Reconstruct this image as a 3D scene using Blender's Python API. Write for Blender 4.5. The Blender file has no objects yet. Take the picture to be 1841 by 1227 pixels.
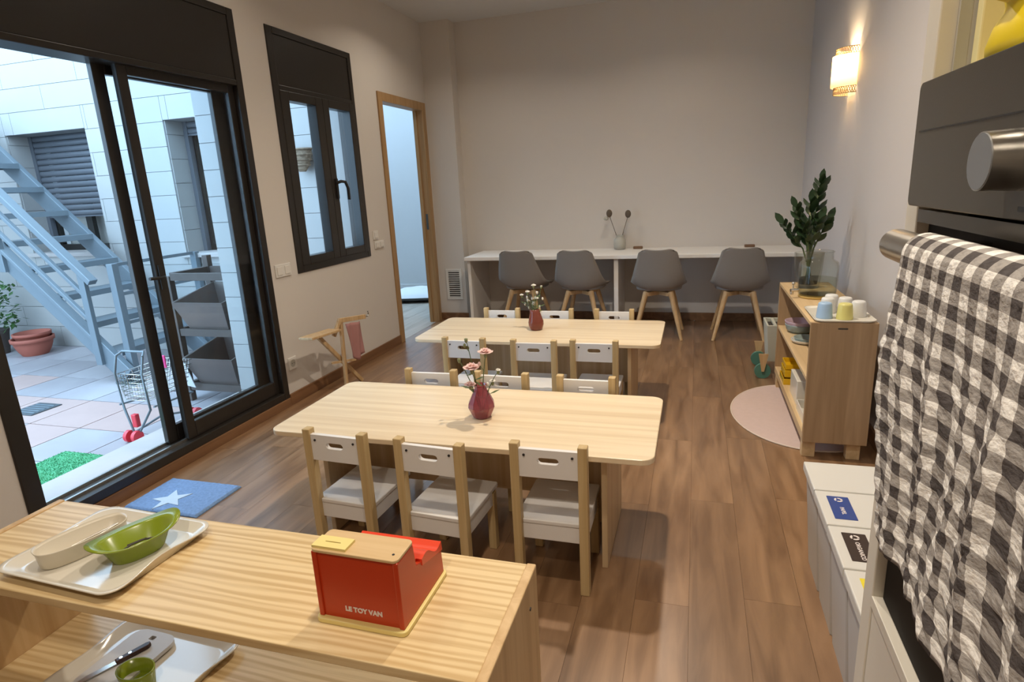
import bpy, bmesh, math, random
from mathutils import Vector, Matrix
random.seed(7)
R = math.radians
PI = math.pi
scene = bpy.context.scene
COL = scene.collection

# ------------------------------------------------------------------ camera
CAM_H = 1.3145
yaw, pitch, roll, FPX = -0.3016, -0.2538, -0.0511, 1081.34
fw = Vector((math.sin(yaw) * math.cos(pitch), math.cos(yaw) * math.cos(pitch), math.sin(pitch)))
rt = Vector((math.cos(yaw), -math.sin(yaw), 0)); up = rt.cross(fw)
rt2 = rt * math.cos(roll) + up * math.sin(roll); up2 = -rt * math.sin(roll) + up * math.cos(roll)
cam_d = bpy.data.cameras.new('camera'); cam = bpy.data.objects.new('camera', cam_d); COL.objects.link(cam)
cm = Matrix((rt2, up2, -fw)).transposed().to_4x4(); cm.translation = (0, 0, CAM_H); cam.matrix_world = cm
cam_d.sensor_width = 36; cam_d.lens = FPX / 1841 * 36; cam_d.clip_start = .02
scene.camera = cam
# ------------------------------------------------------------------ view, sky
vs = scene.view_settings
vs.view_transform = 'Standard'; vs.look = 'None'; vs.gamma = 1; vs.use_curve_mapping = False; vs.exposure = 0.5
world = bpy.data.worlds.new('sky'); scene.world = world; world.use_nodes = True
bgn = world.node_tree.nodes['Background']
bgn.inputs[0].default_value = (0.48, 0.73, 1.0, 1); bgn.inputs[1].default_value = 4.5
LAMP_COL = (1.0, 0.88, 0.73)
# ceiling downlights: (x, y, watts)
LAMPS = [(-.28, 2.8, 22, 'above the right end of the front table'), (-1.75, 2.8, 3, 'above the left end of the front table'), (-.28, .9, 9, 'above the toy cash register'), (-1.75, .9, 3.5, 'above the left end of the pine cabinet'),
         (-.28, 4.55, 5, 'in front of the wall counter, right side'), (-1.75, 4.55, 5, 'in front of the wall counter, left side'), (-.28, -.6, 12, 'over the kitchen end of the room')]

# ------------------------------------------------------------------ materials
def newmat(n):
    m = bpy.data.materials.new(n); m.use_nodes = True
    return m, m.node_tree, m.node_tree.nodes['Principled BSDF']
def S(b, **k):
    for a, v in k.items():
        b.inputs[a.replace('_', ' ')].default_value = v
def c4(c): return (c[0], c[1], c[2], 1)
def plain(n, col, rough=.5, metal=0, spec=.5, noise=0, nscale=8, bump=0, bscale=60, coat=0):
    m, t, b = newmat(n); S(b, Base_Color=c4(col), Roughness=rough, Metallic=metal)
    b.inputs['Specular IOR Level'].default_value = spec
    if coat: b.inputs['Coat Weight'].default_value = coat
    tc = t.nodes.new('ShaderNodeTexCoord')
    if noise:
        nz = t.nodes.new('ShaderNodeTexNoise'); nz.inputs['Scale'].default_value = nscale; nz.inputs['Detail'].default_value = 4
        t.links.new(tc.outputs['Object'], nz.inputs['Vector'])
        mx = t.nodes.new('ShaderNodeMix'); mx.data_type = 'RGBA'
        mx.inputs[6].default_value = c4([x * (1 - noise) for x in col]); mx.inputs[7].default_value = c4([min(1, x * (1 + noise)) for x in col])
        t.links.new(nz.outputs[0], mx.inputs[0]); t.links.new(mx.outputs[2], b.inputs['Base Color'])
    if bump:
        nb = t.nodes.new('ShaderNodeTexNoise'); nb.inputs['Scale'].default_value = bscale; nb.inputs['Detail'].default_value = 3
        t.links.new(tc.outputs['Object'], nb.inputs['Vector'])
        bp = t.nodes.new('ShaderNodeBump'); bp.inputs['Strength'].default_value = bump; bp.inputs['Distance'].default_value = .002
        t.links.new(nb.outputs[0], bp.inputs['Height']); t.links.new(bp.outputs[0], b.inputs['Normal'])
    return m
def wood(n, light, dark, axis=0, fine=28, along=1.2, rough=.45, contrast=(.35, .68), rnd=0, spec=.4, wave=0, coat=0, wmix=.5, wdist=5):
    m, t, b = newmat(n); S(b, Roughness=rough); b.inputs['Specular IOR Level'].default_value = spec; b.inputs['Coat Weight'].default_value = coat; b.inputs['Coat Roughness'].default_value = .28
    tc = t.nodes.new('ShaderNodeTexCoord'); mp = t.nodes.new('ShaderNodeMapping')
    sc = [fine, fine, fine]; sc[axis] = along; mp.inputs['Scale'].default_value = sc
    src = tc.outputs['Object']
    oi = t.nodes.new('ShaderNodeObjectInfo')
    ad = t.nodes.new('ShaderNodeVectorMath'); ad.operation = 'ADD'
    ml = t.nodes.new('ShaderNodeVectorMath'); ml.operation = 'SCALE'; ml.inputs[0].default_value = (7.3, 5.1, 3.7)
    t.links.new(oi.outputs['Random'], ml.inputs['Scale']); t.links.new(src, ad.inputs[0]); t.links.new(ml.outputs[0], ad.inputs[1])
    t.links.new(ad.outputs[0], mp.inputs['Vector'])
    nz = t.nodes.new('ShaderNodeTexNoise'); nz.inputs['Scale'].default_value = 1; nz.inputs['Detail'].default_value = 5; nz.inputs['Distortion'].default_value = .6
    t.links.new(mp.outputs[0], nz.inputs['Vector'])
    rp = t.nodes.new('ShaderNodeValToRGB'); rp.color_ramp.elements[0].position = contrast[0]; rp.color_ramp.elements[1].position = contrast[1]
    rp.color_ramp.elements[0].color = c4(dark); rp.color_ramp.elements[1].color = c4(light)
    fac = nz.outputs[0]
    if wave:
        wv = t.nodes.new('ShaderNodeTexWave'); wv.wave_type = 'BANDS'; wv.bands_direction = 'XYZ'[(axis + 1) % 3] if axis != 2 else 'X'
        mp2 = t.nodes.new('ShaderNodeMapping'); s2 = [1, 1, 1]; s2[axis] = .12; mp2.inputs['Scale'].default_value = s2
        t.links.new(ad.outputs[0], mp2.inputs['Vector']); t.links.new(mp2.outputs[0], wv.inputs['Vector'])
        wv.inputs['Scale'].default_value = wave; wv.inputs['Distortion'].default_value = wdist; wv.inputs['Detail'].default_value = 2; wv.inputs['Detail Scale'].default_value = .8
        mm = t.nodes.new('ShaderNodeMix'); mm.data_type = 'FLOAT'; mm.inputs[0].default_value = wmix
        t.links.new(nz.outputs[0], mm.inputs[2]); t.links.new(wv.outputs['Fac'], mm.inputs[3]); fac = mm.outputs[0]
    t.links.new(fac, rp.inputs[0])
    out = rp.outputs[0]
    if rnd:
        hs = t.nodes.new('ShaderNodeHueSaturation')
        mr = t.nodes.new('ShaderNodeMapRange'); mr.inputs[3].default_value = 1 - rnd; mr.inputs[4].default_value = 1 + rnd
        t.links.new(oi.outputs['Random'], mr.inputs[0]); t.links.new(mr.outputs[0], hs.inputs['Value']); t.links.new(out, hs.inputs['Color']); out = hs.outputs[0]
    t.links.new(out, b.inputs['Base Color'])
    bp = t.nodes.new('ShaderNodeBump'); bp.inputs['Strength'].default_value = .12; bp.inputs['Distance'].default_value = .002
    t.links.new(nz.outputs[0], bp.inputs['Height']); t.links.new(bp.outputs[0], b.inputs['Normal'])
    return m
def pane_glass(n, tint=(1, 1, 1), ior=1.3, rough=0.0):
    m = bpy.data.materials.new(n); m.use_nodes = True; t = m.node_tree; t.nodes.clear()
    o = t.nodes.new('ShaderNodeOutputMaterial'); mx = t.nodes.new('ShaderNodeMixShader')
    tr = t.nodes.new('ShaderNodeBsdfTransparent'); gl = t.nodes.new('ShaderNodeBsdfGlossy'); fr = t.nodes.new('ShaderNodeLayerWeight'); fr.inputs[0].default_value = .5; pw_ = t.nodes.new('ShaderNodeMath'); pw_.operation = 'POWER'; pw_.inputs[1].default_value = 4; ma = t.nodes.new('ShaderNodeMath'); ma.operation = 'MULTIPLY_ADD'; ma.inputs[1].default_value = .7; ma.inputs[2].default_value = ((ior - 1) / (ior + 1)) ** 2
    tr.inputs[0].default_value = c4(tint); gl.inputs['Roughness'].default_value = rough
    t.links.new(fr.outputs['Facing'], pw_.inputs[0]); t.links.new(pw_.outputs[0], ma.inputs[0]); t.links.new(ma.outputs[0], mx.inputs[0]); t.links.new(tr.outputs[0], mx.inputs[1]); t.links.new(gl.outputs[0], mx.inputs[2]); t.links.new(mx.outputs[0], o.inputs[0])
    return m
def emis(n, col, st):
    m, t, b = newmat(n); S(b, Base_Color=c4(col)); b.inputs['Emission Color'].default_value = c4(col); b.inputs['Emission Strength'].default_value = st
    return m
def trans(n, col, rough=.05, w=1.0, ior=1.45):
    m, t, b = newmat(n); S(b, Base_Color=c4(col), Roughness=rough, IOR=ior); b.inputs['Transmission Weight'].default_value = w
    return m

M = {}
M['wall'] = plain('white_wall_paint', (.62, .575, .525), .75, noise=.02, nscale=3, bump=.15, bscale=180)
M['wall_daylit'] = plain('daylight_tinted_wall_paint', (.545, .515, .505), .75, noise=.02, nscale=3, bump=.15, bscale=180)  # right wall: cool cast of the door's daylight put into the paint colour
M['ceiling'] = plain('ceiling_paint', (.62, .60, .57), .85, noise=.02)
M['cool_wall'] = plain('plain_white_paint', (.56, .56, .555), .8, noise=.02)
M['plank'] = wood('floor_plank_wood', (.34, .195, .100), (.155, .078, .034), 1, 19, 2.2, .33, (.30, .74), rnd=.12, spec=.6, coat=.7)
M['subfloor'] = plain('floor_joint', (.13, .07, .032), .8)
M['base'] = wood('baseboard_wood', (.24, .12, .055), (.15, .07, .03), 1, 20, 1, .5)
M['frame'] = plain('dark_brown_aluminium', (.020, .0165, .0135), .32, spec=.45, noise=.08, nscale=3)
M['glass'] = pane_glass('window_glass', (.97, .99, 1), 1.25)
M['gasket'] = plain('black_gasket', (.012, .012, .012), .5)
M['casing'] = wood('oak_casing', (.42, .26, .12), (.33, .19, .08), 2, 30, 1.5, .45)
M['oakjamb'] = M['casing']
M['tabletop'] = wood('pale_pine_tabletop', (.78, .64, .44), (.62, .465, .285), 0, 22, .8, .36, (.28, .6), rnd=.03, coat=.4)
M['pine'] = wood('yellow_pine', (.76, .585, .325), (.585, .405, .19), 0, 62, .75, .40, (.36, .60), wave=17, wmix=.22, wdist=11)
M['pineside'] = wood('yellow_pine_upright', (.70, .50, .27), (.52, .33, .15), 2, 26, .8, .45, (.3, .66))
M['pineend'] = wood('pine_edge_grain', (.70, .51, .28), (.58, .38, .18), 1, 40, 6, .5)
M['chairpost'] = wood('beech_post', (.58, .43, .225), (.46, .32, .145), 2, 40, 2, .42, rnd=.05)
M['white'] = plain('white_lacquer', (.76, .74, .72), .38, noise=.015)
M['seat'] = plain('white_seat_paint', (.74, .72, .70), .45, noise=.05, nscale=14)
M['screw'] = plain('dark_screw', (.05, .05, .055), .4, .6)
M['benchwhite'] = plain('white_melamine', (.80, .78, .75), .4, noise=.01)
M['grey'] = plain('warm_grey_plastic', (.26, .237, .213), .45, noise=.03)
M['greypad'] = plain('grey_leatherette', (.24, .22, .20), .5, bump=.2, bscale=300)
M['leg'] = wood('beech_leg', (.60, .41, .22), (.48, .31, .15), 2, 40, 2, .45)
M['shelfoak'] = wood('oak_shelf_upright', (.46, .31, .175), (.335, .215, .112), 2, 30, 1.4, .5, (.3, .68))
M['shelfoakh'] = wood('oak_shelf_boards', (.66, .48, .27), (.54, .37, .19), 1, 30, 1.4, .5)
M['pink'] = plain('dusty_pink_felt', (.56, .43, .39), .95, noise=.06, nscale=40, bump=.3, bscale=400)
M['pinkedge'] = plain('pale_binding', (.66, .55, .46), .9)
M['tile'] = plain('cream_wall_tile', (.385, .37, .352), .55, noise=.06, nscale=2.5, bump=.1)
M['grout'] = plain('tile_grout', (.25, .24, .235), .9)
M['ftile'] = wood('patio_floor_tile', (.38, .35, .355), (.31, .275, .28), 1, 2, 2, .6, (.3, .7), rnd=.09)
M['ftile_pink'] = plain('pink_patio_tile', (.42, .29, .255), .6, noise=.1, nscale=4)
M['steel'] = plain('galvanised_grey_paint', (.17, .205, .23), .4, .25, noise=.06)
M['steel_dark'] = plain('dark_steel', (.10, .12, .13), .45, .4)
M['shutter'] = plain('grey_aluminium_slat', (.13, .135, .15), .42, .2)
M['sill'] = plain('stone_sill', (.43, .385, .36), .6, noise=.08)
M['terra'] = plain('terracotta', (.36, .10, .065), .75, noise=.12, nscale=12)
M['leafdark'] = plain('dark_green_leaf', (.022, .050, .018), .35, noise=.3, nscale=20)
M['leafmid'] = plain('green_leaf', (.05, .12, .03), .5, noise=.3, nscale=20)
M['stem'] = plain('green_stem', (.08, .12, .035), .5, noise=.2)
M['grass'] = plain('artificial_grass', (.075, .34, .15), .8, noise=.25, nscale=60)
M['red'] = plain('red_lacquer', (.52, .040, .007), .32, noise=.04, nscale=10)
M['redbright'] = plain('bright_red_plastic', (.72, .06, .02), .3, noise=.03)
M['redplastic'] = plain('red_plastic_wheel', (.65, .04, .06), .35)
M['pinkplastic'] = plain('hot_pink_plastic', (.75, .05, .22), .4)
M['cream_yellow'] = plain('pale_yellow_paint', (.82, .68, .26), .4, noise=.03)
M['ply'] = wood('birch_ply', (.66, .47, .25), (.58, .39, .19), 0, 40, 1.5, .45)
M['print'] = plain('white_print', (.78, .70, .66), .6)
M['trayw'] = plain('ivory_melamine', (.70, .66, .57), .14, noise=.01, spec=.6)
M['dishw'] = plain('cream_ceramic', (.68, .62, .50), .3, noise=.02)
M['green'] = plain('olive_green_plastic', (.24, .31, .02), .22, noise=.06, spec=.6)
M['metal'] = plain('brushed_steel', (.60, .57, .52), .28, 1.0, noise=.05, nscale=30)
M['chrome'] = plain('polished_steel', (.66, .64, .60), .18, 1.0)
M['shell'] = plain('bone_white_scrap', (.70, .62, .48), .6)
M['twig'] = plain('dark_twig', (.06, .05, .04), .7)
M['knifewood'] = wood('dark_rosewood', (.10, .045, .025), (.05, .022, .014), 0, 40, 3, .4)
M['board'] = plain('white_cutting_board', (.62, .62, .62), .45)
M['vase1'] = trans('ruby_glass', (.55, .16, .20), .06, .7)
M['vase2'] = trans('amber_red_glass', (.36, .10, .065), .12, .55)
M['petalpink'] = plain('pale_pink_petal', (.80, .55, .50), .7)
M['petalwhite'] = plain('white_petal', (.82, .78, .70), .7)
M['calyx'] = plain('flower_calyx', (.20, .22, .10), .6)
M['ceramic'] = plain('grey_stoneware', (.44, .43, .38), .6, noise=.06, nscale=20)
M['driedpod'] = plain('dried_brown_pod', (.13, .10, .075), .9, noise=.3, nscale=30)
M['coaster'] = plain('brown_soap_bar', (.17, .09, .045), .6)
M['jar'] = pane_glass('clear_jar_glass', (.93, .94, .92), 1.40)
M['water'] = pane_glass('water', (.90, .92, .86), 1.33)
M['cork'] = plain('amber_ring', (.50, .32, .08), .4)
M['cupblue'] = plain('light_blue_plastic', (.34, .49, .68), .4)
M['cupyellow'] = plain('soft_yellow_plastic', (.66, .60, .20), .4)
M['cupwhite'] = plain('milky_white_plastic', (.70, .69, .66), .4)
M['platepink'] = plain('lilac_plate', (.52, .38, .44), .4)
M['plategreen'] = plain('grey_green_plate', (.28, .34, .32), .4)
M['amber'] = trans('yellow_acrylic', (.95, .60, .02), .1, .35)
M['mint'] = plain('teal_green_wheel', (.075, .20, .155), .5)
M['cartpaint'] = plain('pale_sage_paint', (.50, .49, .40), .6)
M['textile_pink'] = plain('dusty_pink_cloth', (.36, .17, .155), .9, noise=.1, bump=.3, bscale=200)
M['fabricwhite'] = plain('white_linen', (.72, .72, .73), .9, bump=.2)
M['fabricgrey'] = plain('charcoal_linen', (.12, .12, .12), .9)
M['binlid'] = plain('off_white_bin_plastic', (.66, .64, .59), .42)
M['binbody'] = plain('light_grey_bin_plastic', (.55, .535, .505), .5)
M['lblue'] = plain('blue_sticker', (.022, .055, .25), .4)
M['lbrown'] = plain('dark_brown_sticker', (.030, .014, .009), .4)
M['lyellow'] = plain('yellow_sticker', (.80, .66, .03), .4)
M['cabinet'] = plain('cream_melamine', (.76, .71, .61), .4, noise=.015)
M['cabgrey'] = plain('grey_panel_edge', (.46, .44, .38), .5)
M['ovenpanel'] = plain('bronze_grey_glass', (.085, .075, .060), .22, .35, noise=.04, nscale=2)
M['cabgrey2'] = plain('matte_steel_cap', (.26, .27, .28), .45, .3)
M['ovendark'] = plain('oven_black_glass', (.010, .007, .005), .6, spec=.12)
M['ovenline'] = plain('panel_seam', (.02, .017, .013), .4)
M['yellow'] = plain('saturated_yellow_plastic', (.80, .60, .005), .4, noise=.04)
M['paleyellow'] = plain('pale_yellow_card', (.88, .78, .40), .6)
M['rattan'] = wood('rattan_weave', (.62, .42, .22), (.40, .24, .10), 2, 90, 90, .6)
M['lampfabric'] = None
M['lens'] = emis('lamp_lens', LAMP_COL, 6)
M['drain'] = plain('cast_iron', (.10, .11, .12), .5, .5)
M['wicker'] = wood('wicker', (.34, .25, .17), (.16, .11, .07), 0, 60, 20, .8)
M['rackwood'] = plain('grey_brown_timber', (.085, .065, .055), .7, noise=.15, nscale=10)
M['binsteel'] = plain('weathered_metal_bin', (.16, .13, .115), .4, .3, noise=.2, nscale=6)
M['curtain'] = plain('pale_curtain', (.50, .44, .38), .9)
M['plaster'] = plain('lintel_render', (.78, .76, .74), .8)
M['outlet'] = plain('ivory_switch_plastic', (.70, .67, .62), .4)
M['slot'] = plain('dark_slot', (.05, .04, .035), .7)
# lamp shade fabric: translucent, lit by the bulb inside
def shade_mat():
    m = bpy.data.materials.new('cream_lamp_fabric'); m.use_nodes = True; t = m.node_tree; t.nodes.clear()
    o = t.nodes.new('ShaderNodeOutputMaterial'); mx = t.nodes.new('ShaderNodeMixShader'); mx.inputs[0].default_value = .65
    d = t.nodes.new('ShaderNodeBsdfDiffuse'); tr = t.nodes.new('ShaderNodeBsdfTranslucent')
    d.inputs[0].default_value = (.75, .66, .48, 1); tr.inputs[0].default_value = (.90, .80, .58, 1)
    t.links.new(d.outputs[0], mx.inputs[1]); t.links.new(tr.outputs[0], mx.inputs[2]); t.links.new(mx.outputs[0], o.inputs[0])
    return m
M['lampfabric'] = shade_mat()
def gingham():
    m, t, b = newmat('grey_white_gingham'); S(b, Roughness=.9); b.inputs['Specular IOR Level'].default_value = .1
    uv = t.nodes.new('ShaderNodeUVMap'); sp = t.nodes.new('ShaderNodeSeparateXYZ'); t.links.new(uv.outputs[0], sp.inputs[0])
    bands = []
    for ax in (0, 1):
        mo = t.nodes.new('ShaderNodeMath'); mo.operation = 'PINGPONG'; mo.inputs[1].default_value = 1.0
        t.links.new(sp.outputs[ax], mo.inputs[0])
        gt = t.nodes.new('ShaderNodeMath'); gt.operation = 'GREATER_THAN'; gt.inputs[1].default_value = .5
        t.links.new(mo.outputs[0], gt.inputs[0]); bands.append(gt.outputs[0])
    ad = t.nodes.new('ShaderNodeMath'); ad.operation = 'ADD'; t.links.new(bands[0], ad.inputs[0]); t.links.new(bands[1], ad.inputs[1])
    hv = t.nodes.new('ShaderNodeMath'); hv.operation = 'MULTIPLY'; hv.inputs[1].default_value = .5; t.links.new(ad.outputs[0], hv.inputs[0])
    rp = t.nodes.new('ShaderNodeValToRGB'); rp.color_ramp.interpolation = 'CONSTANT'
    e = rp.color_ramp.elements; e[0].position = 0; e[0].color = (.93, .90, .85, 1); e[1].position = .3; e[1].color = (.40, .37, .345, 1)
    e2 = e.new(.8); e2.color = (.105, .092, .090, 1)
    t.links.new(hv.outputs[0], rp.inputs[0])
    nz = t.nodes.new('ShaderNodeTexNoise'); nz.inputs['Scale'].default_value = 2.2; nz.inputs['Detail'].default_value = 5
    t.links.new(uv.outputs[0], nz.inputs['Vector'])
    mx = t.nodes.new('ShaderNodeMix'); mx.data_type = 'RGBA'; mx.blend_type = 'MULTIPLY'; mx.inputs[0].default_value = .55
    t.links.new(rp.outputs[0], mx.inputs[6])
    r2 = t.nodes.new('ShaderNodeValToRGB'); r2.color_ramp.elements[0].position = .3; r2.color_ramp.elements[0].color = (.70, .70, .70, 1); r2.color_ramp.elements[1].position = .6; r2.color_ramp.elements[1].color = (1.15, 1.15, 1.15, 1)
    t.links.new(nz.outputs[0], r2.inputs[0]); t.links.new(r2.outputs[0], mx.inputs[7]); t.links.new(mx.outputs[2], b.inputs['Base Color'])
    bp = t.nodes.new('ShaderNodeBump'); bp.inputs['Strength'].default_value = .9; bp.inputs['Distance'].default_value = .003
    n2 = t.nodes.new('ShaderNodeTexNoise'); n2.inputs['Scale'].default_value = 1.6; n2.inputs['Detail'].default_value = 6
    t.links.new(uv.outputs[0], n2.inputs['Vector']); t.links.new(n2.outputs[0], bp.inputs['Height']); t.links.new(bp.outputs[0], b.inputs['Normal'])
    return m
M['gingham'] = gingham()
def mat_star():
    return plain('blue_chenille', (.16, .26, .44), .95, noise=.35, nscale=90, bump=.8, bscale=250)
M['bluemat'] = mat_star()
M['matstar'] = plain('pale_blue_star', (.46, .56, .66), .95, noise=.1, nscale=80)

# ------------------------------------------------------------------ mesh helpers
class MB:
    def __init__(s): s.v = []; s.f = []; s.sm = []
    def add(s, vs_, fs, smooth=False):
        o = len(s.v); s.v += [tuple(v) for v in vs_]; s.f += [tuple(i + o for i in f) for f in fs]; s.sm += [smooth] * len(fs); return s
    def box(s, x0, x1, y0, y1, z0, z1):
        vs_ = [(x, y, z) for z in (z0, z1) for y in (y0, y1) for x in (x0, x1)]
        return s.add(vs_, [(0, 2, 3, 1), (4, 5, 7, 6), (0, 1, 5, 4), (1, 3, 7, 5), (3, 2, 6, 7), (2, 0, 4, 6)])
    def bar(s, p, q, w, h, upv=(0, 0, 1)):
        p = Vector(p); q = Vector(q); d = (q - p).normalized(); u = Vector(upv)
        a = d.cross(u)
        if a.length < 1e-4: a = d.cross(Vector((1, 0, 0)))
        a.normalize(); b = a.cross(d).normalized()
        vs_ = [c + a * (i * w / 2) + b * (j * h / 2) for c in (p, q) for j in (-1, 1) for i in (-1, 1)]
        return s.add(vs_, [(0, 1, 3, 2), (4, 6, 7, 5), (0, 4, 5, 1), (1, 5, 7, 3), (3, 7, 6, 2), (2, 6, 4, 0)])
    def cyl(s, p, q, r0, r1=None, n=16, caps=True):
        r1 = r0 if r1 is None else r1
        p = Vector(p); q = Vector(q); d = (q - p).normalized(); a = d.cross(Vector((0, 0, 1)))
        if a.length < 1e-4: a = Vector((1, 0, 0))
        a.normalize(); b = d.cross(a)
        vs_ = []
        for c, r in ((p, r0), (q, r1)):
            for i in range(n):
                t = 2 * PI * i / n; vs_.append(c + a * (r * math.cos(t)) + b * (r * math.sin(t)))
        s.add(vs_, [(i, (i + 1) % n, n + (i + 1) % n, n + i) for i in range(n)], True)
        if caps:
            s.add(vs_[:n], [tuple(range(n))[::-1]]); s.add(vs_[n:], [tuple(range(n))])
        return s
    def tube(s, pts, r, n=8, closed=False):
        pts = [Vector(p) for p in pts]; rs = r if isinstance(r, (list, tuple)) else [r] * len(pts)
        vs_ = []; ref = Vector((0, 0, 1)); L = len(pts)
        for k, p in enumerate(pts):
            a = pts[(k - 1) % L] if (closed or k > 0) else p; b = pts[(k + 1) % L] if (closed or k < L - 1) else p
            d = (b - a).normalized()
            u = d.cross(ref)
            if u.length < .05: u = d.cross(Vector((1, 0, 0)))
            u.normalize(); w = d.cross(u)
            for i in range(n):
                t = 2 * PI * i / n; vs_.append(p + u * (rs[k] * math.cos(t)) + w * (rs[k] * math.sin(t)))
        fs = []
        for k in range(L if closed else L - 1):
            k2 = (k + 1) % L
            for i in range(n): fs.append((k * n + i, k * n + (i + 1) % n, k2 * n + (i + 1) % n, k2 * n + i))
        s.add(vs_, fs, True)
        if not closed:
            s.add(vs_[:n], [tuple(range(n))]); s.add(vs_[-n:], [tuple(range(n))[::-1]])
        return s
    def loft(s, loops, cap0=True, cap1=False, smooth=True):
        n = len(loops[0]); vs_ = [p for l in loops for p in l]
        fs = [(k * n + i, k * n + (i + 1) % n, (k + 1) * n + (i + 1) % n, (k + 1) * n + i) for k in range(len(loops) - 1) for i in range(n)]
        s.add(vs_, fs, smooth)
        if cap0: s.add(loops[0], [tuple(range(n))[::-1]])
        if cap1: s.add(loops[-1], [tuple(range(n))])
        return s
    def lathe(s, prof, n=24, c=(0, 0, 0), cap0=True, cap1=False, sq=1):
        return s.loft([[(c[0] + r * math.cos(2 * PI * i / n), c[1] + r * sq * math.sin(2 * PI * i / n), c[2] + z) for i in range(n)] for r, z in prof], cap0, cap1)
    def prism(s, poly, t, mat=None):
        # poly in local xy, extruded by t along local z; mat places it
        mat = mat or Matrix.Identity(4); n = len(poly)
        a = [mat @ Vector((x, y, 0)) for x, y in poly]; b = [mat @ Vector((x, y, t)) for x, y in poly]
        s.add(a + b, [tuple(range(n))[::-1], tuple(range(n, 2 * n))] + [(i, (i + 1) % n, n + (i + 1) % n, n + i) for i in range(n)])
        return s
    def ringplate(s, outer, inner, t, mat):
        n = len(outer)
        o0 = [mat @ Vector((x, y, 0)) for x, y in outer]; i0 = [mat @ Vector((x, y, 0)) for x, y in inner]
        o1 = [mat @ Vector((x, y, t)) for x, y in outer]; i1 = [mat @ Vector((x, y, t)) for x, y in inner]
        fs = []
        for i in range(n):
            j = (i + 1) % n
            fs += [(i, j, n + j, n + i)[::-1], (2 * n + i, 2 * n + j, 3 * n + j, 3 * n + i), (i, j, 2 * n + j, 2 * n + i), (n + i, n + j, 3 * n + j, 3 * n + i)[::-1]]
        return s.add(o0 + i0 + o1 + i1, fs)
    def sphere(s, c, r, n=10, m=6, sc=(1, 1, 1)):
        vs_ = [(c[0], c[1], c[2] - r * sc[2])]
        for j in range(1, m):
            ph = -PI / 2 + PI * j / m
            for i in range(n):
                t = 2 * PI * i / n; vs_.append((c[0] + r * sc[0] * math.cos(ph) * math.cos(t), c[1] + r * sc[1] * math.cos(ph) * math.sin(t), c[2] + r * sc[2] * math.sin(ph)))
        vs_.append((c[0], c[1], c[2] + r * sc[2])); L = len(vs_) - 1
        fs = [(0, 1 + (i + 1) % n, 1 + i) for i in range(n)]
        for j in range(m - 2):
            for i in range(n): fs.append((1 + j * n + i, 1 + j * n + (i + 1) % n, 1 + (j + 1) * n + (i + 1) % n, 1 + (j + 1) * n + i))
        b = 1 + (m - 2) * n
        fs += [(b + i, b + (i + 1) % n, L) for i in range(n)]
        return s.add(vs_, fs, True)
    def mesh(s, name):
        me = bpy.data.meshes.new(name); me.from_pydata(s.v, [], s.f)
        for p, k in zip(me.polygons, s.sm): p.use_smooth = k
        bm = bmesh.new(); bm.from_mesh(me); bmesh.ops.recalc_face_normals(bm, faces=bm.faces); bm.to_mesh(me); bm.free()
        return me
    def build(s, name, mat, parent=None, bevel=0, loc=None, seg=2, label=None):
        me = s.mesh(name); me.materials.append(M[mat] if isinstance(mat, str) else mat)
        return link(name, me, parent, bevel, loc, seg, label)
def link(name, me, parent=None, bevel=0, loc=None, seg=2, label=None):
    o = bpy.data.objects.new(name, me); COL.objects.link(o)
    if parent: o.parent = parent
    if loc is not None: o.location = loc
    if bevel:
        b = o.modifiers.new('bevel', 'BEVEL'); b.width = bevel; b.segments = seg; b.limit_method = 'ANGLE'; b.angle_limit = R(40)
    if label: o['label'] = label
    return o
def box(x0, x1, y0, y1, z0, z1): return MB().box(x0, x1, y0, y1, z0, z1)
def tag(o, label, cat, group=None):
    o['label'] = label; o['category'] = cat
    if group: o['group'] = group
    return o
def thing(name, label, cat, loc=(0, 0, 0), rz=0, group=None):
    o = bpy.data.objects.new(name, None); COL.objects.link(o); o.location = loc; o.rotation_euler = (0, 0, rz); o.empty_display_size = .05
    return tag(o, label, cat, group)
def struct(o, label=None):
    o['kind'] = 'structure'
    if label: o['label'] = label
    return o
def dup(root, loc, rz, label, group=None):
    r = root.copy(); COL.objects.link(r); r.location = loc; r.rotation_euler = (0, 0, rz); r['label'] = label
    if group: r['group'] = group
    for ch in list(root.children):
        c = ch.copy(); COL.objects.link(c); c.parent = r
        for g in list(ch.children):
            d = g.copy(); COL.objects.link(d); d.parent = c
    return r
def rrect(w, h, r, n=6, cx=0, cy=0):
    p = []
    for k, (sx, sy) in enumerate(((1, 1), (-1, 1), (-1, -1), (1, -1))):
        for i in range(n + 1):
            t = PI / 2 * (k + i / n); p.append((cx + sx * (w / 2 - r) + r * math.cos(t), cy + sy * (h / 2 - r) + r * math.sin(t)))
    return p
def xf(o, x, y, z):  # matrix with columns
    m = Matrix((Vector(x), Vector(y), Vector(z))).transposed().to_4x4(); m.translation = o; return m
def text(name, s, size, mat, parent, mtx, label=None, ext=.0006, bold=0):
    cu = bpy.data.curves.new(name, 'FONT'); cu.body = s; cu.size = size; cu.extrude = ext; cu.align_x = 'CENTER'; cu.align_y = 'CENTER'; cu.offset = bold; cu.resolution_u = 3
    t = bpy.data.objects.new(name + '_tmp', cu); COL.objects.link(t)
    dg = bpy.context.evaluated_depsgraph_get(); me = bpy.data.meshes.new_from_object(t.evaluated_get(dg))
    bpy.data.objects.remove(t); bpy.data.curves.remove(cu); me.transform(mtx); me.materials.clear(); me.materials.append(M[mat]); me.name = name
    return link(name, me, parent, label=label)
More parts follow.
